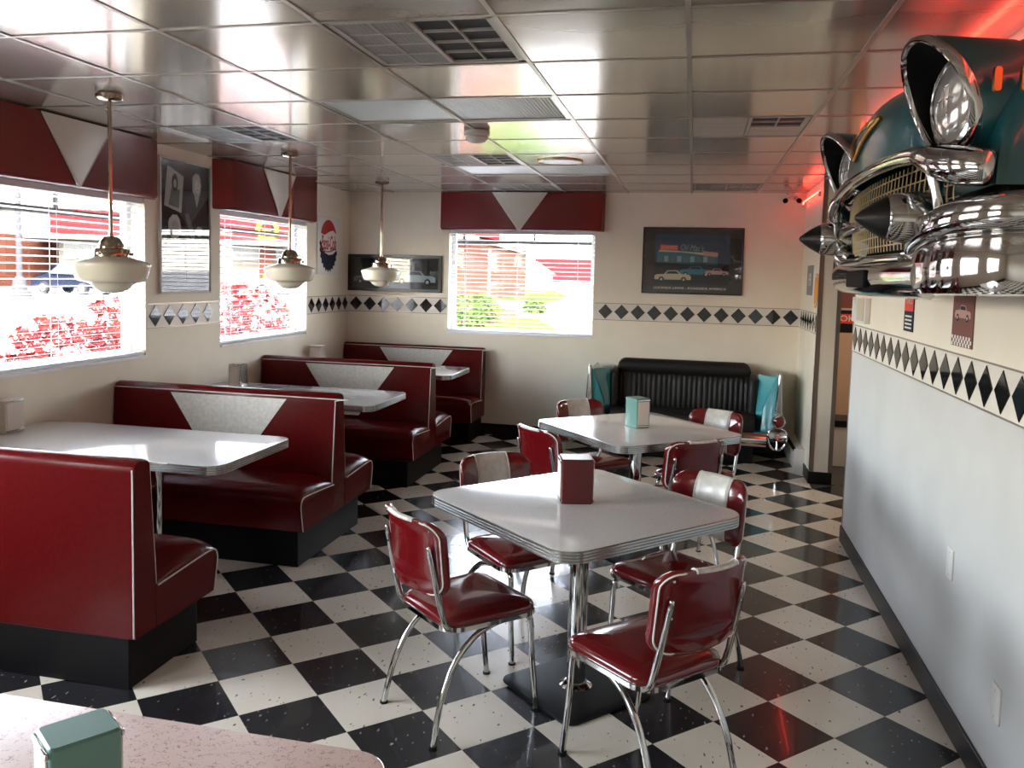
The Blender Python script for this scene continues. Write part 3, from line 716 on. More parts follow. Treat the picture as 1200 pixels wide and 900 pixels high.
# ------------------------------------------------------------------ car front mounted on the right wall
YC = -.255
car = tag(empty('wall_mounted_car', (XR, YC, 1.62)), 'teal vintage car front with chrome bumper mounted high on the right wall', 'car front')
def cl(X, u, z): return Vector((X-XR, u, z-1.62))     # world X, lateral u, world z -> local
def sm(a, b, t): t = max(0, min(1, (t-a)/(b-a))); return t*t*(3-2*t)
def z_crown(u):
    a = abs(u)
    hood = 2.318-.16*a*a + .012*math.exp(-(u/.10)**2)
    fend = 2.275-.55*(a-.70)**2 if a < .72 else 2.275
    z = hood*(1-sm(.42, .62, a)) + fend*sm(.42, .62, a)
    z -= .022*math.exp(-((a-.50)/.055)**2)
    if a > .74: t = min(1, (a-.74)/.16); z = 2.275-.17*(1-math.sqrt(max(0, 1-t*t)))
    return z
def x_front(u):
    a = abs(u); h = -.262+.10*(a/.55)**2.2; f = -.105
    k = sm(.46, .58, a); return h*(1-k)+f*k
def z_low(u):
    a = abs(u); return 2.03*(1-sm(.5, .62, a)) + 1.90*sm(.5, .62, a)
us = [-.9+1.8*k/72 for k in range(73)]
def body_col(u):
    xf, zc, zl = x_front(u), z_crown(u), z_low(u); k = sm(.46, .6, abs(u)); xs = .02*(1-k)+(.0)*k
    col = [(XR-.002, zc), (XR-.07, zc), ((XR+xs)/2-.02, zc), (xs, zc)]
    for j in range(1, 13):
        th = math.pi/2*j/12; col.append((xs-(xs-xf)*math.sin(th)**.85, zl+(zc-zl)*math.cos(th)**.75 if j < 12 else zl))
    return col
rows = []
cols = [(u, body_col(u)) for u in us]
def side_col(sg, z_):   # vertical fender side
    c = body_col(sg*.9); return [(x, min(z, z_)) for x, z in c]
full_cols = [[cl(x, -.905, min(z, 1.90)) for x, z in body_col(-.9)]] + [[cl(x, -.912, min(z, 2.02)) for x, z in body_col(-.9)]]
full_cols += [[cl(x, u, z) for x, z in c] for u, c in cols]
full_cols += [[cl(x, .912, min(z, 2.02)) for x, z in body_col(.9)]] + [[cl(x, .905, min(z, 1.90)) for x, z in body_col(.9)]]
bmb = MB(); bmb.grid(full_cols); bmb.build('body', 'teal_paint', car, angle=60)
# inner structure behind the grille
MB().box(cl(XR-.002, -.86, 1.70), cl(-.06, .86, 2.0)).build('backing', 'recess_black', car)
# headlamps with hooded chrome rims
for sg in (-1, 1):
    uc, zc = sg*.715, 2.125
    hl = empty('headlamp', cl(0, uc, zc)); hl.parent = car
    def ring(r, X, ext=0., top=0.):
        out = []
        for j in range(40):
            a = 2*math.pi*j/40; s_ = math.sin(a); w_ = max(0, s_)
            out.append((X-ext*(.5+.5*s_)**1.3, r*math.cos(a)*.94, r*s_*(1.0+top*w_)))
        return out
    def edge(r, back): return [(-.178-.112*(.5+.5*math.sin(t_))**1.6+back, r*math.cos(t_)*.95, r*math.sin(t_)*(1.06 if math.sin(t_) > 0 else 1.)) for t_ in [2*math.pi*j/48 for j in range(48)]]
    base_ = [(-.06, .150*math.cos(t_), .150*math.sin(t_)) for t_ in [2*math.pi*j/48 for j in range(48)]]
    MB().rings([base_, edge(.146, .045), edge(.142, .026)], False, False).build('visor', 'teal_paint', hl, angle=60)
    MB().rings([edge(.142, .030), edge(.146, .018), edge(.143, .004), edge(.136, -.003), edge(.129, .001), edge(.127, .010)], False, False).build('rim', 'chrome', hl, angle=50)
    MB().rings([edge(.1275, .009), [(-.160, .112*math.cos(t_), .112*math.sin(t_)) for t_ in [2*math.pi*j/48 for j in range(48)]]], False, False).build('visor_lining', 'recess_black', hl)
    le = MB(); le.lathe([(.104, -.160), (.100, -.170), (.08, -.184), (.05, -.193), (.02, -.196), (.001, -.1965)], 32, axis='x'); lo = le.build('lens', 'lens_clear', hl)
    rb = MB()
    for k in range(-4, 5): rb.tube([(-.1975+.034*((k*.02)**2+(q*.019)**2)/.0108, k*.02, q*.019) for q in range(-4, 5)], .0012, 5)
    for k in range(-2, 3): rb.tube([(-.1975+.034*((k*.036)**2+(q*.018)**2)/.0108, q*.018, k*.036) for q in range(-4, 5)], .0018, 5)
    rb.build('lens_ribs', 'chrome', lo)
    MB().rings([ring(.118, -.158), ring(.118, -.174), ring(.106, -.178), ring(.101, -.163)], False, False).build('retaining_ring', 'chrome', hl)
    hl.rotation_euler = (0, 0, math.radians(14))
def hood_x(u, z):
    xf, zc, zl = x_front(u), z_crown(u), z_low(u); c = max(0, min(1, (z-zl)/(zc-zl)))**(1/.75); s_ = math.sqrt(max(0, 1-c*c)); return .02-(.02-xf)*s_**.85
def wsec(X, u, nx, nu, z0, z1, d):
    h = z1-z0; out = []
    for f_, g in ((0, .0), (.02, .55), (.10, .68), (.30, .74), (.55, .70), (.60, .62), (.615, .45), (.63, .70), (.68, .90), (.76, 1.0), (.86, .98), (.94, .82), (.985, .5), (1., .1)): out.append(cl(X+nx*d*g, u+nu*d*g, z0+h*f_))
    out.append(cl(X-nx*.012, u-nu*.012, z1-.012)); out.append(cl(X-nx*.012, u-nu*.012, z0+.012)); return out
# grille surround, mesh and centre bar
gp = [(-.170, .745, 1.80), (-.188, .748, 1.90), (-.200, .735, 1.965), (-.208, .66, 2.003), (-.222, .45, 2.022), (-.235, .2, 2.026), (-.236, 0, 2.027)]
gr_ = [.014, .017, .022, .026, .024, .022, .022]
path = [cl(x, -u, z) for x, u, z in gp] + [cl(x, u, z) for x, u, z in reversed(gp[:-1])]
MB().tube(path, .022, 12, smooth=5, radii=gr_+list(reversed(gr_[:-1]))).build('grille_surround', 'chrome', car)
for sg in (-1, 1):   # wide chrome ends sweeping round the fender
    MB().tube([cl(-.212, sg*.60, 2.008), cl(-.208, sg*.70, 1.990), cl(-.190, sg*.80, 1.965), cl(-.160, sg*.868, 1.948), (cl(-.120, sg*.905, 1.940)), cl(-.108, sg*.912, 1.938)], .04, 14, smooth=5, radii=[.018, .032, .045, .048, .044, .018]).build('grille_end_cap', 'chrome', car, angle=60)
gm = MB()
def gx(u): return -.185+.05*(u/.75)**2
for k in range(7):
    z = 1.785+.205*k/6; gm.tube([cl(gx(u)-.0, u, z) for u in [-.74+1.48*j/16 for j in range(17)]], .0024, 5)
for k in range(38):
    u = -.74+1.48*k/37; gm.tube([cl(gx(u), u, 1.765), cl(gx(u)-.012, u, 1.90), cl(gx(u)-.006, u, 2.005)], .0020, 5)
gm.build('grille_mesh', 'gold_mesh', car)
MB().tube([cl(-.20, u, 1.868) for u in [-.62+1.24*j/12 for j in range(13)]], .020, 10, flat=.8).build('grille_bar', 'chrome', car)
em = MB().box(cl(-.238, -.10, 1.848), cl(-.215, .10, 1.888)); emo = em.build('center_emblem', 'chrome', car, bevel=.006)
MB().box(cl(-.2405, -.06, 1.858), cl(-.2375, .06, 1.872)).build('emblem_enamel', 'lamp_red', emo)
# bumper: low centre bar, tall wings that wrap round the corners, bullet guards
def bsec(X, u, nx, nu, z0, z1, d):   # rounded section, outward normal (nx, nu)
    out = []
    for j in range(12):
        a = -math.pi/2+math.pi*j/11; out.append(cl(X+nx*d*math.cos(a), u+nu*d*math.cos(a), (z0+z1)/2+(z1-z0)/2*math.sin(a)))
    out.append(cl(X-nx*.012, u-nu*.012, z1-.012)); out.append(cl(X-nx*.012, u-nu*.012, z0+.012)); return out
rs = []
for k in range(33):
    u = -.66+1.32*k/32; a = abs(u)/.66; rs.append(bsec(-.185+.02*a*a, u, -1, 0, 1.615+.005*a, 1.752-.0*a, .055))
MB().rings(rs).build('center_bumper', 'chrome', car, angle=60)
MB().tube([cl(-.225+.02*(u/.5)**2, u, 1.735) for u in [-.5+k/10 for k in range(11)]], .016, 10).build('bumper_bead', 'chrome', car)
MB().box(cl(-.246, -.16, 1.645), cl(-.225, .16, 1.705)).build('bumper_dark_panel', 'recess_black', car, bevel=.006)  # near-black box on the front of the centre bumper
for sg in (-1, 1):
    rs = []
    pl = [(-.150, .50, 1.63, 1.775), (-.172, .58, 1.63, 1.80), (-.176, .66, 1.632, 1.835), (-.166, .76, 1.634, 1.862), (-.135, .84, 1.636, 1.878), (-.075, .905, 1.638, 1.886), (0.0, .935, 1.64, 1.888), (.08, .945, 1.642, 1.888), (XR-.003, .945, 1.645, 1.886)]
    pts, _ = catmull([Vector((a, b, 0)) for a, b, c, d in pl], 4); zz0, _ = catmull([Vector((c, d, 0)) for a, b, c, d in pl], 4)
    for k, p in enumerate(pts):
        q = pts[min(k+1, len(pts)-1)]-pts[max(k-1, 0)]; nrm = Vector((-q.y, q.x, 0)).normalized()
        rs.append(wsec(p.x, sg*p.y, nrm.x, sg*nrm.y, zz0[k].x, zz0[k].y, .05))
    w_ = MB().rings(rs).build('bumper_wing', 'chrome', car, angle=60)
    g = empty('bumper_guard', cl(-.20, sg*.625, 1.840)); g.parent = car
    gr = MB().lathe([(.070, .10), (.072, .0), (.068, -.05), (.063, -.078), (.058, -.084)], 32, axis='x'); gr.build('guard_body', 'chrome', g)
    MB().lathe([(.0585, -.083), (.056, -.09), (.040, -.118), (.020, -.146), (.008, -.160), (.001, -.163)], 32, axis='x').build('rubber_tip', 'black_rubber', g)
# hood badge: gold V with a small script above, gold fender louvres
vb = MB(); vp = [cl(hood_x(u, z)-.006, u, z) for u, z in ((-.21, 2.185), (-.14, 2.155), (-.07, 2.12), (0, 2.08), (.07, 2.12), (.14, 2.155), (.21, 2.185))]
vb.tube(vp, .0075, 8, smooth=4); vb.build('hood_emblem', 'gold', car)
sb = MB(); pts = []
for k in range(46):
    t = k/45; u = -.15+.30*t; z = 2.190+.010*math.sin(t*44)+.004*math.sin(t*17); pts.append(cl(hood_x(u, z)-.004, u, z))
sb.tube(pts, .0035, 6); sb.build('hood_script', 'gold', car)
for sg in (-1, 1):
    for k, X in enumerate((-.118, -.060, -.002)):
        q = MB(); q.rings([[(x, sg*.914+0, z) for x, z in rrect(.020, .060, .008, 3)], [(x, sg*.922, z) for x, z in rrect(.016, .056, .007, 3)]]); q.xf(lambda p, X=X: p+cl(X, 0, 2.141)); q.build('fender_louvre', 'gold', car)
MB().box((-.012, -.86, .09), (-.001, .86, .62)).build('mounting_board', 'recess_black', car)

# ------------------------------------------------------------------ bench made from the tail of a car
BX, BY = -.85, YF
bench = tag(empty('car_bench', (BX, BY, 0)), 'black bench seat built into the turquoise tail of a vintage car', 'bench')
bl = lambda x, y, z: Vector((x-BX, y-BY, z))
MB().box(bl(-1.50, 4.46, .0), bl(-.20, 4.98, .20)).build('plinth', 'iron_black', bench, bevel=.01)
# back cushion with pleats
bk = MB(); rows = []
for k in range(125):
    k = k*60/124; x = -1.47+1.24*k/60; e = min(x+1.47, -.23-x); rr = .075; top = .885-(rr-math.sqrt(max(0, rr*rr-(rr-e)**2)) if e < rr else 0)
    pl = .014*abs(math.sin(math.pi*(k/60)*26)) if .02 < k/60 < .98 else 0
    prof = [(4.93, .30), (4.79, .30), (4.765-pl, .42), (4.775-pl, .55), (4.785-pl, .66), (4.792-pl, .735), (4.80, .748), (4.775, .765), (4.762, .81), (4.770, .85), (4.80, top-.004), (4.84, top), (4.90, top-.01), (4.94, .84)]
    rows.append([bl(x, y, min(z, top)) for y, z in prof])
bk.rings(rows); bk.build('back_cushion', 'black_vinyl', bench, angle=50)
for sg in (-1, 1):
    xo = BX+sg*.675; xi = BX+sg*.60
    b_ = MB(); b_.rings([[bl(x, y, z) for x, y in rrect(.075+o_*0, .34, .03, 4, (xo+xi)/2, 4.77)] for z, o_ in ((.24, 0), (.60, 0), (.74, 0))] + [[bl(x, y, .79) for x, y in rrect(.045, .24, .02, 4, (xo+xi)/2, 4.81)]]); b_.build('side_bolster', 'black_vinyl', bench, angle=60)
st = MB(); rows = []
for k in range(61):
    x = -1.50+1.30*k/60; pl = .003*abs(math.sin(math.pi*(k/60)*26))
    rows.append([bl(x, y, z) for y, z in ((4.85, .22), (4.85, .42), (4.74, .435+pl), (4.60, .445+pl), (4.50, .445+pl), (4.44, .43), (4.415, .40), (4.42, .34), (4.45, .22))])
st.rings(rows); st.build('seat_cushion', 'black_vinyl', bench, angle=60)
# quarter panels, fins, lamps, rings
for sg in (-1, 1):
    X = lambda d: BX+sg*d
    q = MB(); rows = []
    for k in range(9):
        t = k/8; y = 4.42+(YF-.065-4.42)*t
        rows.append([bl(X(.875-.01*t), y, .22), bl(X(.880), y, .40), bl(X(.868), y, .60+.1*t*0), bl(X(.850), y, .80), bl(X(.838), y, .815), bl(X(.820), y, .80), bl(X(.775), y+.02, .66), bl(X(.72), y+.05, .50), bl(X(.70), y+.05, .22)])
    q.rings(rows); q.build('quarter_panel', 'teal_fin', bench, angle=40)
    # inner teal panel facing the room beside the cushion
    MB().rings([[bl(X(.66), 4.56, .24), bl(X(.84), 4.46, .24), bl(X(.835), 4.46, .80), bl(X(.68), 4.66, .80)], [bl(X(.66), 4.60, .24), bl(X(.84), 4.50, .24), bl(X(.835), 4.50, .80), bl(X(.68), 4.70, .80)]]).build('fin_face', 'teal_fin', bench, bevel=.008)
    f = MB(); f.rings([[bl(X(d), 4.40, z) for d, z in ((.815, .46), (.882, .46), (.862, .835), (.838, .835))], [bl(X(d), 4.46, z) for d, z in ((.81, .46), (.886, .46), (.866, .845), (.834, .845))]]); f.build('fin_trim', 'chrome', bench, bevel=.010, seg=3)
    lp = MB().lathe([(.058, .03), (.060, -.02), (.054, -.034), (.047, -.036)], 28, bl(X(.852), 4.40, .415), 'y', sx=1.1); lp.build('lamp_housing', 'chrome', bench)
    MB().lathe([(.048, -.030), (.040, -.042), (.02, -.048), (.001, -.050)], 28, bl(X(.852), 4.40, .412), 'y', sx=1.05).build('tail_lamp', 'lamp_red', bench)
    c = bl(X(.845), 4.385, .298)
    MB().tube([(c.x+.078*math.cos(a), c.y, c.z+.052*math.sin(a)) for a in [2*math.pi*k/28 for k in range(28)]], .012, 8, closed=True).build('bumper_ring', 'chrome', bench)
    MB().lathe([(.07, .02), (.066, .0), (.03, .012), (.001, .014)], 24, c, 'y', sx=.68).build('ring_insert', 'aluminium', bench)
    MB().tube([(c.x+.082*math.cos(a), c.y+.01, c.z-.01+.135*math.sin(a)) for a in [math.pi+math.pi*k/16 for k in range(17)]], .011, 8).build('bumper_loop', 'chrome', bench)
    MB().tube([(c.x, c.y+.01, c.z-.05), (c.x, c.y+.012, c.z-.14)], .010, 8).build('loop_post', 'chrome', bench)
rs = []
for k in range(25):
    x = -1.60+1.50*k/24; rs.append([bl(x, y, z) for y, z in ((4.42, .172), (4.375, .180), (4.355, .215), (4.362, .265), (4.385, .298), (4.43, .305), (4.44, .24))])
MB().rings(rs).build('rear_bumper', 'chrome', bench, angle=50)
MB().box(bl(-1.02, 4.350, .19), bl(-.68, 4.358, .28)).build('plate', 'plate_beige', bench, bevel=.004)

# ------------------------------------------------------------------ pictures and signs
for nm, c in (('print_sky', (.045, .08, .14)), ('print_dark', (.02, .025, .04)), ('print_grey', (.16, .16, .16)), ('print_light', (.52, .50, .47)), ('print_cream', (.55, .48, .36)), ('print_teal', (.03, .19, .26)), ('print_red', (.70, .07, .05)), ('print_pink', (.50, .30, .26)), ('print_black', (.012, .012, .013)), ('sign_white', (.70, .68, .64)), ('sign_red', (.42, .03, .03)), ('sign_navy', (.010, .013, .03)), ('sign_orange', (.70, .30, .05)), ('sign_grey', (.26, .27, .27)), ('frame_white', (.68, .66, .62)), ('print_char', (.014, .014, .015)), ('print_skin', (.42, .41, .40)), ('print_hair', (.55, .54, .52)), ('letter_grey', (.80, .77, .72)), ('print_coat', (.040, .040, .042)), ('print_wine', (.20, .08, .07)), ('print_ice', (.30, .36, .40))):
    mat(nm, c, .6, spec=.15)
def shape(name, pts, d, fn, m_, parent, th=.0006): return MB().rings([[fn(a, z, d) for a, z in pts], [fn(a, z, d+th) for a, z in pts]]).build(name, m_, parent, smooth=False)
def blob(ca, cz, ra, rz, n_=18, wob=0.): return [(ca+ra*math.cos(2*math.pi*k/n_)*(1+wob*math.sin(5*k)), cz+rz*math.sin(2*math.pi*k/n_)*(1+wob*math.cos(3*k))) for k in range(n_)]
def framed(name, c, z, w_, h, fn, label, border, frame_m, back_m, depth=.022, cat='picture'):
    t = tag(empty(name, fn(c, z, .001)), label, cat)
    f2 = lambda a, b, d: Vector(fn(a+c, b+z, d+.001))-t.location
    for a0, a1, b0, b1 in ((-w_/2, w_/2, -h/2, -h/2+border), (-w_/2, w_/2, h/2-border, h/2), (-w_/2, -w_/2+border, -h/2+border, h/2-border), (w_/2-border, w_/2, -h/2+border, h/2-border)):
        quad_slab(a0, a1, b0, b1, 0, depth, f2).build('frame_bar', frame_m, t, bevel=.002)
    quad_slab(-w_/2+border*.5, w_/2-border*.5, -h/2+border*.5, h/2-border*.5, 0, .006, f2).build('print', back_m, t, smooth=False)
    return t, f2
def glaze(t, f2, w_, h, d=.014): quad_slab(-w_/2, w_/2, -h/2, h/2, d, d+.002, f2).build('glass', 'picture_glass', t, smooth=False)
def old_car(t, f2, x, z, L, c, d=.008, tail=1):
    b_ = [(-.5, .05), (-.5, .17), (-.42, .21), (-.24, .22), (-.15, .33), (.12, .34), (.22, .23), (.45, .21), (.5, .14), (.49, .05)]
    shape('car_print', [(x+L*a*tail, z+L*b*.9) for a, b in (b_ if tail > 0 else list(reversed(b_)))], d, f2, c, t)
    shape('car_window_print', [(x+L*a*tail, z+L*b*.9) for a, b in [(-.19, .23), (-.13, .31), (.10, .315), (.17, .235)]], d+.0008, f2, 'print_dark', t)
    for a in (-.31, .30):
        shape('wheel_print', blob(x+L*a*tail, z+L*.05, L*.075, L*.075), d+.0009, f2, 'print_black', t); shape('hubcap_print', blob(x+L*a*tail, z+L*.05, L*.035, L*.035), d+.0016, f2, 'print_light', t)
# night diner poster
t, f2 = framed('framed_poster', -.81, 1.835, .955, .645, ff, 'black framed poster of old cars at a neon lit diner by night', .012, 'frame_black', 'mat_black')
shape('sky_print', [(-.36, -.225), (.35, -.225), (.35, .255), (-.36, .255)], .0062, f2, 'print_sky', t)
shape('ground_print', [(-.36, -.225), (.35, -.225), (.35, -.02), (-.36, -.02)], .0068, f2, 'print_dark', t)
shape('diner_print', [(-.34, -.02), (.24, -.04), (.24, .06), (-.34, .09)], .0068, f2, 'print_teal', t)
for k in range(9): shape('window_print', [(-.33+.062*k, -.01), (-.29+.062*k, -.01), (-.29+.062*k, .045), (-.33+.062*k, .045)], .0074, f2, 'print_ice' if k % 2 else 'print_grey', t)
shape('awning_print', [(-.32, .085), (-.10, .082), (.02, .070), (.23, .045), (.23, .075), (-.32, .105)], .0075, f2, 'print_cream', t)
shape('neon_print', [(-.31, .105), (-.14, .098), (-.14, .148), (-.31, .155)], .0075, f2, 'print_red', t)
shape('sign_print', [(.10, .055), (.24, .045), (.24, .085), (.10, .098)], .0078, f2, 'print_pink', t)
text('lettering', "DINNERS", .045, 'print_cream', t, lambda x, y, d: f2(x-.225, y+.126, .0082+d), width=.15)
text('lettering', "Oil Mac's", .085, 'print_ice', t, lambda x, y, d: f2(x-.01, y+.125-.05*x, .0082+d), shear=.35, width=.22)
old_car(t, f2, .04, -.145, .32, 'print_teal'); old_car(t, f2, .235, -.135, .22, 'print_pink', .0098, tail=-1); old_car(t, f2, -.18, -.20, .35, 'print_cream', .0118)
text('lettering', "LUCINDA LEWIS - ROADSIDE AMERICA", .030, 'letter_grey', t, lambda x, y, d: f2(x-.015, y-.266, .0066+d), width=.69)
glaze(t, f2, .945, .635, .0165)
# wide dark picture behind the far pendant
t, f2 = framed('framed_picture', -3.86, 1.645, 1.04, .385, ff, 'wide black framed picture of a light blue old car beside the far window', .035, 'frame_black', 'print_dark')
shape('backdrop_print', [(-.47, -.14), (.47, -.14), (.47, .14), (-.47, .14)], .0062, f2, 'print_char', t)
shape('building_print', [(-.05, -.02), (.22, -.05), (.22, .12), (.10, .14), (-.05, .13)], .0068, f2, 'print_grey', t)
old_car(t, f2, .22, -.11, .46, 'print_ice', tail=-1); old_car(t, f2, -.26, -.11, .40, 'print_grey')
glaze(t, f2, 1.02, .365)
# tall photo poster on the window wall
t, f2 = framed('photo_poster', 2.06, 1.94, .625, .945, lf, 'tall white framed black and white photo collage between the side windows', .014, 'frame_white', 'print_char')
for a, b, sc_ in ((.14, .20, 1.0),):
    shape('jacket_print', [(a-.13, b-.60), (a+.13, b-.60), (a+.15, b-.10), (a+.12, b+.02), (a+.035, b+.055), (a-.035, b+.055), (a-.12, b+.02), (a-.15, b-.10)], .0066, f2, 'print_coat', t)
    shape('hair_print', blob(a, b+.115, .058, .085, 22, .10), .0072, f2, 'print_hair', t); shape('face_print', blob(a+.006, b+.105, .033, .048), .0078, f2, 'sign_white', t)
    shape('neck_print', [(a-.018, b+.07), (a+.024, b+.07), (a+.034, b+.03), (a+.0, b-.05), (a-.03, b+.03)], .0074, f2, 'print_skin', t)
    for dy in (.115, .115): shape('eye_print', blob(a+.006+(.012 if dy == .115 else -.012), b+dy, .005, .003, 8), .0084, f2, 'print_black', t)
    shape('mouth_print', blob(a+.006, b+.080, .010, .004, 8), .0084, f2, 'print_grey', t)
    shape('hand_print', blob(a+.03, b-.22, .05, .035, 14, .15), .0078, f2, 'print_skin', t)
    shape('sleeve_print', [(a-.15, b-.10), (a-.10, b-.10), (a-.02, b-.26), (a-.06, b-.30)], .0070, f2, 'print_grey', t)
sq = [(-.25, .14), (-.05, .10), (-.02, .36), (-.21, .42)]
shape('snapshot_print', sq, .0066, f2, 'print_light', t)
shape('figure_print', [(-.20, .15), (-.08, .13), (-.07, .26), (-.16, .28)], .0072, f2, 'print_grey', t); shape('hair_print', blob(-.125, .31, .035, .06, 16, .05), .0074, f2, 'print_black', t); shape('face_print', blob(-.125, .30, .018, .03), .008, f2, 'print_light', t)
shape('hair_print', blob(-.13, .0, .075, .085, 20, .06), .0072, f2, 'print_hair', t); shape('face_print', blob(-.128, -.01, .042, .056), .0078, f2, 'print_skin', t); shape('shoulder_print', [(-.26, -.30), (-.01, -.30), (-.04, -.09), (-.13, -.06), (-.22, -.10)], .0069, f2, 'print_grey', t)
glaze(t, f2, .60, .92)
# bottle cap sign
t, f2 = framed('bottle_cap_sign', 4.495, 1.905, .53, .575, lf, 'white square sign with a red white and blue bottle cap', .006, 'frame_white', 'sign_white', .008, 'sign')
R1 = (.205, .255)
def cap(z0, z1, w0=0., w1=0., sg=1):
    pts = []
    for k in range(25):
        z = z0+(z1-z0)*k/24; pts.append((R1[0]*math.sqrt(max(0, 1-(z/R1[1])**2)), z))
    return pts + [(-a, z) for a, z in reversed(pts)]
shape('cap_red', [(R1[0]*math.cos(a), R1[1]*math.sin(a)) for a in [math.radians(28+124*k/20) for k in range(21)]] + [(-.10, .10), (0, .135), (.10, .155)], .0064, f2, 'sign_red', t)
z_ = [(R1[0]*math.cos(a), R1[1]*math.sin(a)) for a in [math.radians(-200+ (200-18)*k/24 + 8) for k in range(25)]]
zz = [(x*(1+.05*((k % 2)*2-1)), y*(1+.06*((k % 2)*2-1))) for k, (x, y) in enumerate(z_)]
shape('cap_blue', zz + [(.10, -.085), (0, -.095), (-.10, -.07)], .0064, f2, 'sign_navy', t)
text('lettering', 'Pepsi-Cola', .16, 'sign_red', t, lambda x, y, d: f2(x, y*1.25+.02, .0068+d), shear=.3, width=.35, bold=.002)
MB().tube([f2(-.15, -.05, .0072), f2(-.05, -.062, .0072), f2(.05, -.055, .0072), f2(.15, -.03, .0072)], .006, 6, smooth=4, flat=1).build('swash', 'sign_red', t)
# small papers on the right wall under the car, signs on the partition
def flat_sign(name, a, z, w_, h, fn, label, back, cat='sign', th=.004):
    t = tag(empty(name, fn(a, z, .0006)), label, cat); f2 = lambda p, q, d: Vector(fn(p+a, q+z, d+.0006))-t.location
    quad_slab(-w_/2, w_/2, -h/2, h/2, 0, th, f2).build('panel', back, t, smooth=False); return t, f2
t, f2 = flat_sign('tin_sign', .095, 1.56, .25, .26, rf, 'brown tin sign of an old car under the chrome bumper', 'print_wine')
old_car(t, f2, 0, -.03, .19, 'print_pink', .0045)
for k in range(14):
    for j in range(3):
        if (k+j) % 2: shape('check_print', [(-.12+k*.017, -.128+j*.013), (-.103+k*.017, -.128+j*.013), (-.103+k*.017, -.115+j*.013), (-.12+k*.017, -.115+j*.013)], .0045, f2, 'letter_grey', t)
t, f2 = flat_sign('small_poster', .905, 1.545, .17, .21, rf, 'small dark blue poster with a red band under the chrome bumper', 'sign_navy')
shape('red_band', [(-.08, -.01), (.08, -.01), (.08, .10), (-.08, .10)], .0045, f2, 'print_red', t)
for k in range(4): shape('print_line', [(-.06, -.03-.018*k), (.06, -.03-.018*k), (.06, -.038-.018*k), (-.06, -.038-.018*k)], .0045, f2, 'letter_grey', t)
text('lettering', 'FORCE', .05, 'print_cream', t, lambda x, y, d: f2(-x, y+.04, .0048+d), width=.12)
t = tag(empty('brochure_rack', (XR-.0006, 2.0, 1.50)), 'clear and cream wall rack at the open end of the right wall', 'rack')
MB().box((-.030, -.20, -.075), (0, .20, .075)).build('holder', 'plastic_white', t, bevel=.004); MB().box((-.034, -.17, -.06), (-.030, .02, .07)).build('leaflet', 'print_cream', t)
t, f2 = flat_sign('metal_sign', 4.43, 1.675, .36, .26, rf, 'grey rectangular sign on the partition wall above the border', 'sign_grey'); text('lettering', 'HI', .16, 'letter_grey', t, lambda x, y, d: f2(-x, y, .0045+d))
t = tag(empty('oval_sign', (XR-.0006, 4.02, 1.59)), 'orange oval sign on the partition wall above the border', 'sign'); f2 = lambda p, q, d: Vector((-d, p, q))
shape('panel', blob(0, 0, .105, .145, 32), .0, f2, 'sign_orange', t, .004); shape('inner_panel', blob(0, 0, .088, .128, 32), .0042, f2, 'sign_white', t); shape('center_band', blob(0, 0, .080, .118, 32), .005, f2, 'sign_orange', t)
t, f2 = flat_sign('cola_sign', .62, 1.30, .30, .21, ff, 'red and black round-cornered sign seen through the doorway', 'print_black')
shape('red_band', [(-.15, -.02), (.15, -.02), (.15, .07), (-.15, .07)], .0045, f2, 'print_red', t); text('lettering', 'COKE', .08, 'sign_white', t, lambda x, y, d: f2(x, y+.025, .0048+d), width=.24)
t, f2 = flat_sign('dark_picture', .63, 1.50, .26, .15, ff, 'small dark picture seen through the doorway', 'print_wine', 'picture')
t = tag(empty('side_cabinet', (.75, 4.80, 0)), 'white cabinet with black top glimpsed through the doorway', 'cabinet'); MB().box((-.33, -.18, .0), (.33, .18, .36)).build('body', 'plastic_white', t, bevel=.005); MB().box((-.34, -.19, .36), (.34, .19, .42)).build('top', 'black_rubber', t, bevel=.005)

# ------------------------------------------------------------------ small wall and ceiling fittings
for y, z, lab in ((.054, .608, 'white blank wall plate, upper one on the right wall'), (-.50, .338, 'white wall plate low on the right wall, lower of the two')):
    t = tag(empty('wall_plate', (XR, y, z)), lab, 'wall plate', 'wall plates')
    MB().rings([[(-.0005, a, b) for a, b in rrect(.075, .118, .006, 3)], [(-.005, a, b) for a, b in rrect(.075, .118, .006, 3)], [(-.0065, a, b) for a, b in rrect(.069, .112, .005, 3)]]).build('plate', 'plastic_white', t, angle=30)
    for s_ in (-.042, .042): MB().lathe([(.004, -.0062), (.003, -.0075), (.0005, -.008)], 8, (0, 0, s_), 'x').build('screw', 'grey_metal', t)
t = tag(empty('baseboard_heater', (XR, 4.60, 0)), 'white baseboard heater on the floor beside the car bench', 'heater')
MB().prism([(-.07, .012), (-.085, .03), (-.085, .155), (-.05, .205), (-.0, .215), (0, .012)], -.40, .40, 'y').build('casing', 'plastic_white', t, bevel=.002)
MB().rings([[(-.078, y, .172), (-.060, y, .196), (-.058, y, .194), (-.076, y, .170)] for y in (-.36, .36)]).xf(lambda p: p+Vector((-.004, 0, .003))).build('vent_slot', 'recess_black', t)
MB().box((-.09, -.42, .0), (.0, -.40, .215)).build('end_cap', 'plastic_white', t, bevel=.003)
neon = tag(empty('neon_tube', (XR-.03, 0, 2.40)), 'red glowing neon tube along the top of the right wall', 'neon light')
def neon_run(y0, y1): MB().tube([(0, y0, -.02), (0, y0+.02, 0), (0, (y0+y1)/2, 0), (0, y1-.02, 0), (0, y1, -.02)], .0075, 8).build('tube', 'neon_red', neon)
neon_run(3.92, 4.96); neon_run(-2.6, 2.22)
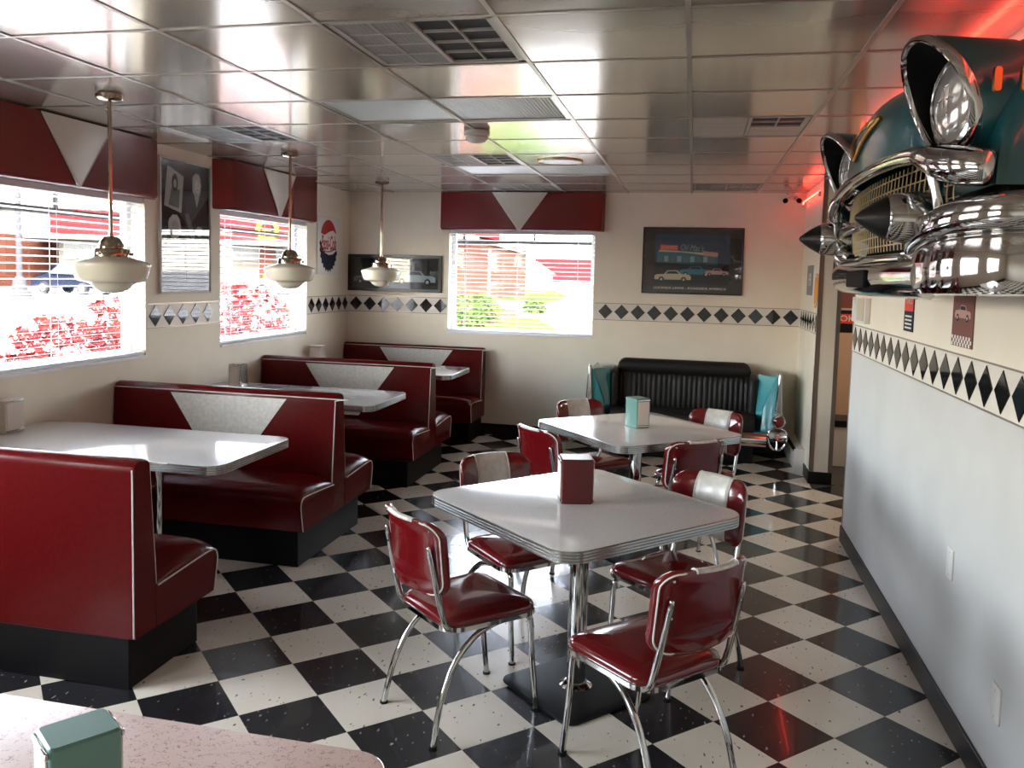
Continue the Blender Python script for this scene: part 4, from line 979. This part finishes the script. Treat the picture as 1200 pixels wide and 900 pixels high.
for y in (-2.4, -1.3, -.2, .9, 2.0, 4.05, 4.85): MB().tube([(.029, y, -.0), (0, y, -.009)], .005, 6).build('bracket', 'grey_metal', neon)
for y in (4.965, 3.915): MB().lathe([(.012, -.02), (.012, .02)], 10, (0, y, -.022), 'z').build('end_cap', 'grey_metal', neon)
for x, rz, lab in ((.045, 40, 'small security camera on the far wall, farther from the neon'), (.125, -10, 'small security camera on the far wall, next to the neon tube')):
    t = tag(empty('security_camera', (x, 4.93, H-.007)), lab, 'camera', 'security cameras')
    MB().lathe([(.022, 0), (.022, -.008), (.006, -.012), (.006, -.05)], 14).build('mount', 'plastic_white', t)
    a = math.radians(rz); d = Vector((-math.sin(a), -math.cos(a), -.35)).normalized(); c = Vector((0, 0, -.058))
    MB().tube([c-d*.05, c+d*.045], .022, 14).build('body', 'plastic_white', t); MB().tube([c+d*.044, c+d*.062], .023, 14).build('lens_hood', 'recess_black', t)
t = tag(empty('motion_sensor', (XL+.045, YF, 2.41)), 'small white motion sensor in the far corner under the ceiling', 'sensor')
MB().rings([[(a, -.0, b) for a, b in rrect(.06, .095, .01, 3)], [(a, -.03, b) for a, b in rrect(.06, .095, .01, 3)], [(a, -.045, b-.01) for a, b in rrect(.045, .06, .01, 3)]]).build('housing', 'plastic_white', t)

# ------------------------------------------------------------------ outdoors
GZ = -.05
struct(MB().box((-260, -120, GZ-.2), (160, 260, GZ)).build('ground', 'asphalt', smooth=False))
def patch(name, pts, m_, z=.012): return struct(MB().prism(pts, GZ-.01, GZ+z).build(name, m_, smooth=False))
patch('ground_gravel_path', [(-1, 6), (3, 6), (1, 40), (-6, 75), (-16, 75), (-8, 34), (-4, 16)], 'gravel')
patch('ground_mulch', [(-11.5, 9), (-3.4, 9), (-5.5, 20), (-9, 36), (-13.2, 46), (-13.5, 30)], 'mulch', .02)
patch('ground_lawn', [(-5.6, 15), (-4.0, 13), (-4.2, 20), (-7.0, 30), (-7.8, 30), (-7.2, 22)], 'lawn', .035)
patch('ground_lawn_far', [(-13.4, 50), (-9.5, 46), (-10.2, 62), (-16, 90), (-22, 90)], 'lawn', .03)
patch('ground_verge', [(-60, 44), (-46, 52), (-48, 55), (-66, 47)], 'lawn', .05)
# eave frames hung outside the windows
def awning_bar(p, q, fn, label, nh=3):
    t = tag(empty('awning_bar', fn((p+q)/2, 2.02, -.75)), label, 'awning frame', 'awning frames'); f2 = lambda a, z, d: Vector(fn(a+(p+q)/2, z+2.02, d-.75))-t.location
    hw = (q-p)/2+.25
    quad_slab(-hw, hw, -.022, .022, -.02, .02, f2).build('bar', 'pole_grey', t)
    for k in range(nh): a = -hw+.2+(2*hw-.4)*k/(nh-1); quad_slab(a-.012, a+.012, .02, .42, -.01, .01, f2).build('hanger', 'pole_grey', t)
    quad_slab(-hw, hw, .42, .46, -.15, .60, f2).build('eave_board', 'fascia_trim', t)
awning_bar(.35, 3.0, lf, 'grey awning bar hanging outside the nearest side window'); awning_bar(3.6, 5.9, lf, 'grey awning bar hanging outside the second side window'); awning_bar(FAR_WINDOW[0], FAR_WINDOW[1], ff, 'grey awning bar hanging outside the far window')

# red fronted shop across the lot
A0 = Vector((-41.4, 43.5, 0)); DX = Vector((.829, .559, 0)); NY = Vector((.559, -.829, 0))
shop = tag(empty('shop_building', (A0.x, A0.y, GZ)), 'shop with long red fascia and yellow round logo across the lot', 'building')
def sh(s_, d, z): p = DX*s_+NY*d; return Vector((p.x, p.y, z))
def sbox(name, s0, s1, d0, d1, z0, z1, m_, parent=shop): return MB().rings([[sh(s0, d0, z0), sh(s1, d0, z0), sh(s1, d1, z0), sh(s0, d1, z0)], [sh(s0, d0, z1), sh(s1, d0, z1), sh(s1, d1, z1), sh(s0, d1, z1)]]).build(name, m_, parent, smooth=False)
sbox('wall', 0.3, 17.6, -7, 0, 0, 3.6, 'siding_beige'); sbox('fascia', 0, 17.8, -7.2, 1.4, 3.6, 5.2, 'fascia_red'); sbox('soffit_trim', -1.5, 17.9, -7.3, 1.6, 3.28, 3.6, 'fascia_trim')
sbox('brick_pier', 12.9, 13.9, -.2, .25, 0, 3.3, 'brick'); sbox('brick_pier', 8.4, 9.4, -.2, .25, 0, 3.3, 'brick'); sbox('brick_pier', 4.2, 5.0, -.2, .25, 0, 3.3, 'brick')
def shop_window(s0, s1, z0, z1, nx):
    w_ = sbox('window_frame', s0, s1, .0, .10, z0, z1, 'siding_white')
    for k in range(nx):
        a = s0+.08+(s1-s0-.08)*k/nx; sbox('window_pane', a, a+(s1-s0-.08)/nx-.08, .06, .14, z0+.08, z1-.08, 'shop_glass', w_)
shop_window(.6, 4.0, 2.0, 3.2, 4); shop_window(9.5, 12.8, 2.25, 3.25, 3); shop_window(9.5, 12.8, .25, 1.75, 3); shop_window(14.0, 17.3, 2.25, 3.25, 3); shop_window(14.0, 17.3, .25, 1.75, 3)
sbox('ledge', 9.3, 17.7, 0, .35, .05, .22, 'fascia_trim'); sbox('siding', .4, 4.1, .0, .12, .3, 1.9, 'siding_white')
lg = MB(); c = sh(13.3, 1.43, 4.35)
lg.tube([c+DX*.62*math.cos(a)+Vector((0, 0, .62*math.sin(a))) for a in [2*math.pi*k/28 for k in range(28)]], .17, 6, closed=True); lg.build('logo_ring', 'logo_yellow', shop)
sbox('logo_bar', 12.95, 13.65, 1.41, 1.52, 4.28, 4.44, 'logo_yellow'); sbox('logo_bar', 12.6, 14.0, 1.41, 1.50, 3.66, 3.80, 'logo_yellow')
ys = sbox('yellow_notice', 13.15, 13.85, .26, .34, .35, 1.35, 'sign_yellow'); sbox('notice_patch', 13.3, 13.7, .33, .36, 1.0, 1.28, 'sign_green', ys); sbox('notice_line', 13.25, 13.75, .33, .36, .5, .62, 'print_black', ys)

# low brick shop with porch and white house farther left
br = tag(empty('brick_shop', (-54.5, 41.0, GZ)), 'low red brick shop with a white porch far across the lot', 'building')
MB().box((-4, 0, 0), (9, 8, 3.6)).build('wall', 'brick', br, smooth=False); MB().box((3.6, -2.2, 2.7), (10, .2, 3.1)).build('porch_roof', 'fascia_trim', br, smooth=False)
for x in (4.0, 6.6, 9.4): MB().box((x, -2.0, 0), (x+.2, -1.8, 2.7)).build('porch_post', 'siding_white', br, smooth=False)
for x in (-2.5, 4.6, 6.9): w_ = MB().box((x, -.08, 1.0), (x+1.5, .05, 2.5)).build('window_frame', 'siding_white', br, smooth=False); MB().box((x+.12, -.12, 1.12), (x+1.38, 0, 2.38)).build('window_pane', 'shop_glass', w_, smooth=False)
hs = tag(empty('white_house', (-72, 62, GZ)), 'white house with dark windows on the skyline', 'building')
MB().box((-6, 0, 0), (12, 8, 6.5)).build('wall', 'siding_white', hs, smooth=False)
MB().prism([(-.6, 6.5), (8.6, 6.5), (4, 9.2)], -6.5, 12.5, 'x').build('roof', 'siding_white', hs, smooth=False)
for x in (5.0, 6.8): w_ = MB().box((x, -.1, 4.2), (x+1.0, .05, 5.8)).build('window_frame', 'siding_white', hs, smooth=False); MB().box((x+.12, -.14, 4.32), (x+.88, 0, 5.68)).build('window_pane', 'shop_glass', w_, smooth=False)
for x in (-3, 2.0): MB().box((x, 3, 8.0), (x+.7, 3.7, 10.2)).build('chimney', 'brick', hs, smooth=False)

# street lamp, parked cars
lp = tag(empty('street_lamp', (-33.8, 32.4, GZ)), 'grey street lamp post with concrete foot in the parking lot', 'lamp post')
MB().lathe([(.55, 0), (.55, .25), (.35, .35), (.30, .9), (.14, 1.0), (.12, 7.4), (.08, 7.6)], 14).build('post', 'pole_grey', lp); MB().box((-.2, -.3, 7.5), (3.6, .3, 7.75)).build('lamp_head', 'siding_beige', lp)
def parked_car(loc, rz, paint, label, van=True):
    t = tag(empty('parked_car', (*loc, GZ), math.radians(rz)), label, 'car', 'parked cars')
    if van: side = [(-2.4, .38), (-2.45, .85), (-2.3, 1.05), (-2.2, 1.55), (-1.9, 1.74), (.35, 1.74), (1.35, 1.16), (2.2, .98), (2.45, .75), (2.45, .38)]; glass = [(-2.1, 1.10), (-1.95, 1.60), (.25, 1.62), (1.05, 1.14)]
    else: side = [(-2.2, .35), (-2.25, .8), (-2.1, .95), (-1.3, .98), (-.8, 1.38), (.4, 1.40), (1.1, 1.0), (2.0, .88), (2.2, .7), (2.2, .35)]; glass = [(-1.15, 1.0), (-.72, 1.32), (.35, 1.33), (.92, 1.0)]
    MB().rings([[(x, s_*w_, z) for x, z in side] for s_, w_ in ((-1, .80), (-1, .90), (1, .90), (1, .80))]).build('body', paint, t, angle=50, bevel=.08)
    for s_ in (-1, 1): MB().prism(glass, s_*.895, s_*.915, 'y').build('side_glass', 'shop_glass', t, smooth=False)
    for x in (-1.45, 1.45):
        for s_ in (-1, 1): w_ = MB().lathe([(.34, -.11), (.34, .11)], 20, (x, s_*.80, .34), 'y').build('wheel', 'tyre', t); MB().lathe([(.2, -.02), (.2, .02)], 16, (x, s_*.92, .34), 'y').build('hubcap', 'aluminium', w_)
    for s_ in (-1, 1): MB().box((-2.5, s_*.7-.12, .80), (-2.38, s_*.7+.12, 1.25)).build('tail_light', 'lamp_red', t)
parked_car((-35.2, 38.0), 172, 'car_blue', 'dark blue minivan parked in the lot behind the nearest pendant lamp'); parked_car((-42.5, 36.8), 165, 'car_white', 'pale car parked at the far left beyond the street lamp', False)
parked_car((-27.9, 48.8), 214, 'car_white', 'pale car parked in front of the red fronted shop', False)

# brick building and sheds seen through the far window
bb_ = tag(empty('brick_building', (-14.0, 45.0, GZ)), 'orange brick building with red fascia seen through the far window', 'building')
MB().box((-10, 0, 0), (0, 18, 3.8)).build('wall', 'brick', bb_, smooth=False)
MB().prism([(-.3, 3.8), (18.3, 3.3), (18.3, 3.45), (-.3, 3.98)], -10, .2, 'x').build('roof_edge', 'fascia_trim', bb_, smooth=False)
MB().box((-10, -1.2, 3.95), (.6, 6, 6.2)).build('fascia', 'fascia_red', bb_, smooth=False); MB().box((-10.1, -1.3, 3.7), (.7, .1, 3.95)).build('soffit', 'fascia_trim', bb_, smooth=False)
w_ = MB().box((-6.4, -.12, .1), (-1.6, .05, 3.4)).build('shop_door', 'siding_white', bb_, smooth=False)
for x in (-6.2, -4.6, -3.0): MB().box((x, -.18, .3), (x+1.35, 0, 3.2)).build('door_pane', 'shop_glass', w_, smooth=False)
MB().tube([(-.9, -.12, 0), (-.9, -.12, 3.1), (-1.3, -.3, 3.6)], .06, 8).build('downpipe', 'siding_white', bb_); MB().box((.02, 5.2, .1), (.10, 5.6, 3.4)).build('meter_pipe', 'siding_white', bb_, smooth=False)
vm = tag(empty('vending_machine', (-17.0, 43.6, GZ)), 'blue vending machine outside the brick building', 'vending machine'); MB().box((-.7, -.4, 0), (.75, .4, 2.0)).build('cabinet', 'machine_blue', vm, bevel=.03); MB().box((-.6, -.43, .5), (.35, -.38, 1.85)).build('front_panel', 'car_blue', vm); MB().box((.42, -.43, .9), (.65, -.38, 1.5)).build('coin_panel', 'grey_metal', vm)
sd2 = tag(empty('garden_shed', (-19.6, 94.0, GZ)), 'small white gabled shed beyond the brick building', 'shed'); MB().box((-2, 0, 0), (2.0, 4, 1.9)).build('wall', 'siding_white', sd2, smooth=False); MB().prism([(-2.4, 1.85), (2.3, 1.85), (0, 3.4)], -.3, 4.3, 'y').build('roof', 'siding_white', sd2, smooth=False); MB().box((-.5, -.06, .1), (.5, .02, 1.7)).build('door', 'siding_beige', sd2)
rb_ = tag(empty('red_warehouse', (-18.5, 112, GZ)), 'long low red warehouse on the horizon of the far window', 'building'); MB().box((-4, 0, .9), (9, 8, 4.0)).build('wall', 'fascia_red', rb_, smooth=False); MB().box((-4, .1, 0), (9, 8, .9)).build('plinth', 'roof_grey', rb_, smooth=False); MB().box((5.8, -.3, 2.9), (9.2, 8.2, 4.1)).build('white_panel', 'siding_white', rb_, smooth=False)

# plants
def leaf_cloud(n_, inside, size, seed, spikes=5):
    rnd = random.Random(seed); m_ = MB()
    for _ in range(n_):
        p = inside(rnd); a = rnd.uniform(0, 6.28); nrm = Vector((rnd.gauss(0, 1), rnd.gauss(0, 1), rnd.gauss(.6, 1))).normalized()
        x = nrm.orthogonal().normalized(); y = nrm.cross(x); s_ = size*rnd.uniform(.6, 1.3); vs = [p]; 
        for k in range(spikes*2):
            r = s_ if k % 2 == 0 else s_*.35; b = a+math.pi*2*k/(spikes*2); vs.append(p+x*r*math.cos(b)+y*r*math.sin(b)+nrm*(-.25*r))
        m_.add(vs, [(0, 1+k, 1+(k+1) % (spikes*2)) for k in range(spikes*2)])
    return m_
def maple(loc, rx, ry, zt, label, seed, n_=1500, size=.055):
    t = tag(empty('red_maple', (*loc, GZ)), label, 'shrub', 'red maples'); cz = zt*.62
    def inside(r):
        while True:
            a, b, c = r.uniform(-1, 1), r.uniform(-1, 1), r.uniform(-1, 1)
            if a*a+b*b+c*c < 1 and math.sin(a*9+b*7+seed)+math.sin(c*8+b*5) > -.75: return Vector((a*rx, b*ry, cz+c*(zt-cz)*(1-.25*abs(b))))
    leaf_cloud(n_, inside, size, seed).build('foliage', 'maple_red', t, smooth=False)
    rnd = random.Random(seed)
    for k in range(7):
        a = rnd.uniform(0, 6.28); q = rnd.uniform(.4, .8); MB().tube([(0, 0, 0), (.15*math.cos(a), .15*math.sin(a), cz*.5), (rx*q*math.cos(a), ry*q*math.sin(a), cz+.1*k*.4)], .02, 6, smooth=4, radii=[.03, .02, .008]).build('branch', 'bark', t)
maple((-6.1, 3.75), .95, 1.35, 1.42, 'bright red maple shrub outside the nearest side window', 3, 1700)
maple((-6.6, 6.15), .95, 1.15, 1.55, 'bright red maple shrub outside the second side window', 5, 1500)
def tuft(loc, r, h, label, seed):
    t = tag(empty('garden_clump', (*loc, GZ)), label, 'plant', 'garden clumps in the mulch bed')
    def inside(rn): a = rn.uniform(0, 6.28); q = math.sqrt(rn.random()); z = rn.random(); return Vector((r*q*math.cos(a)*(1-.4*z), r*q*math.sin(a)*(1-.4*z), .05+h*z))
    leaf_cloud(260, inside, .11, seed, 3).build('foliage', 'leaf_green', t, smooth=False)
CL = ['green garden clump nearest the far window, left edge of the pane', 'green garden clump nearest the far window, second from the left edge', 'green garden clump in the second row of the mulch bed, nearer the lawn', 'green garden clump in the second row of the mulch bed, farther from the lawn', 'green garden clump in the third row of the mulch bed, nearer the lawn', 'green garden clump in the third row of the mulch bed, farther from the lawn', 'green garden clump in the fourth row of the mulch bed, nearer the gravel', 'green garden clump in the fourth row of the mulch bed, by the brick wall', 'green garden clump standing apart at the lawn tip', 'green garden clump farthest back at the corner of the brick building']
for k, (x, y) in enumerate(((-7.2, 20.6), (-8.9, 21.5), (-7.9, 25), (-9.6, 26), (-9.0, 30), (-10.6, 31), (-10.4, 36), (-12.0, 37), (-7.6, 33), (-12.4, 42))):
    tuft((x, y), .62, .55, CL[k], 20+k)
def tree(loc, h, r, label, seed, n_=700):
    t = tag(empty('green_tree', (*loc, GZ)), label, 'tree'); MB().lathe([(.18, 0), (.12, h*.6), (.05, h*.85)], 8).build('trunk', 'bark', t)
    def inside(rn): 
        while True:
            p = Vector((rn.uniform(-1, 1), rn.uniform(-1, 1), rn.uniform(-1, 1)))
            if p.length < 1: return Vector((p.x*r, p.y*r, h*.62+p.z*h*.38))
    leaf_cloud(n_, inside, r*.16, seed, 4).build('foliage', 'leaf_green', t, smooth=False)
tree((-45.2, 33.6), 4.6, 1.2, 'small bright green tree in front of the low brick shop', 41); tree((-10.5, 128), 8.0, 3.0, 'green tree on the horizon beside the red warehouse', 42); tree((-37.6, 41.5), 2.2, .7, 'small yellow green shrub in front of the red fronted shop', 43, 300)
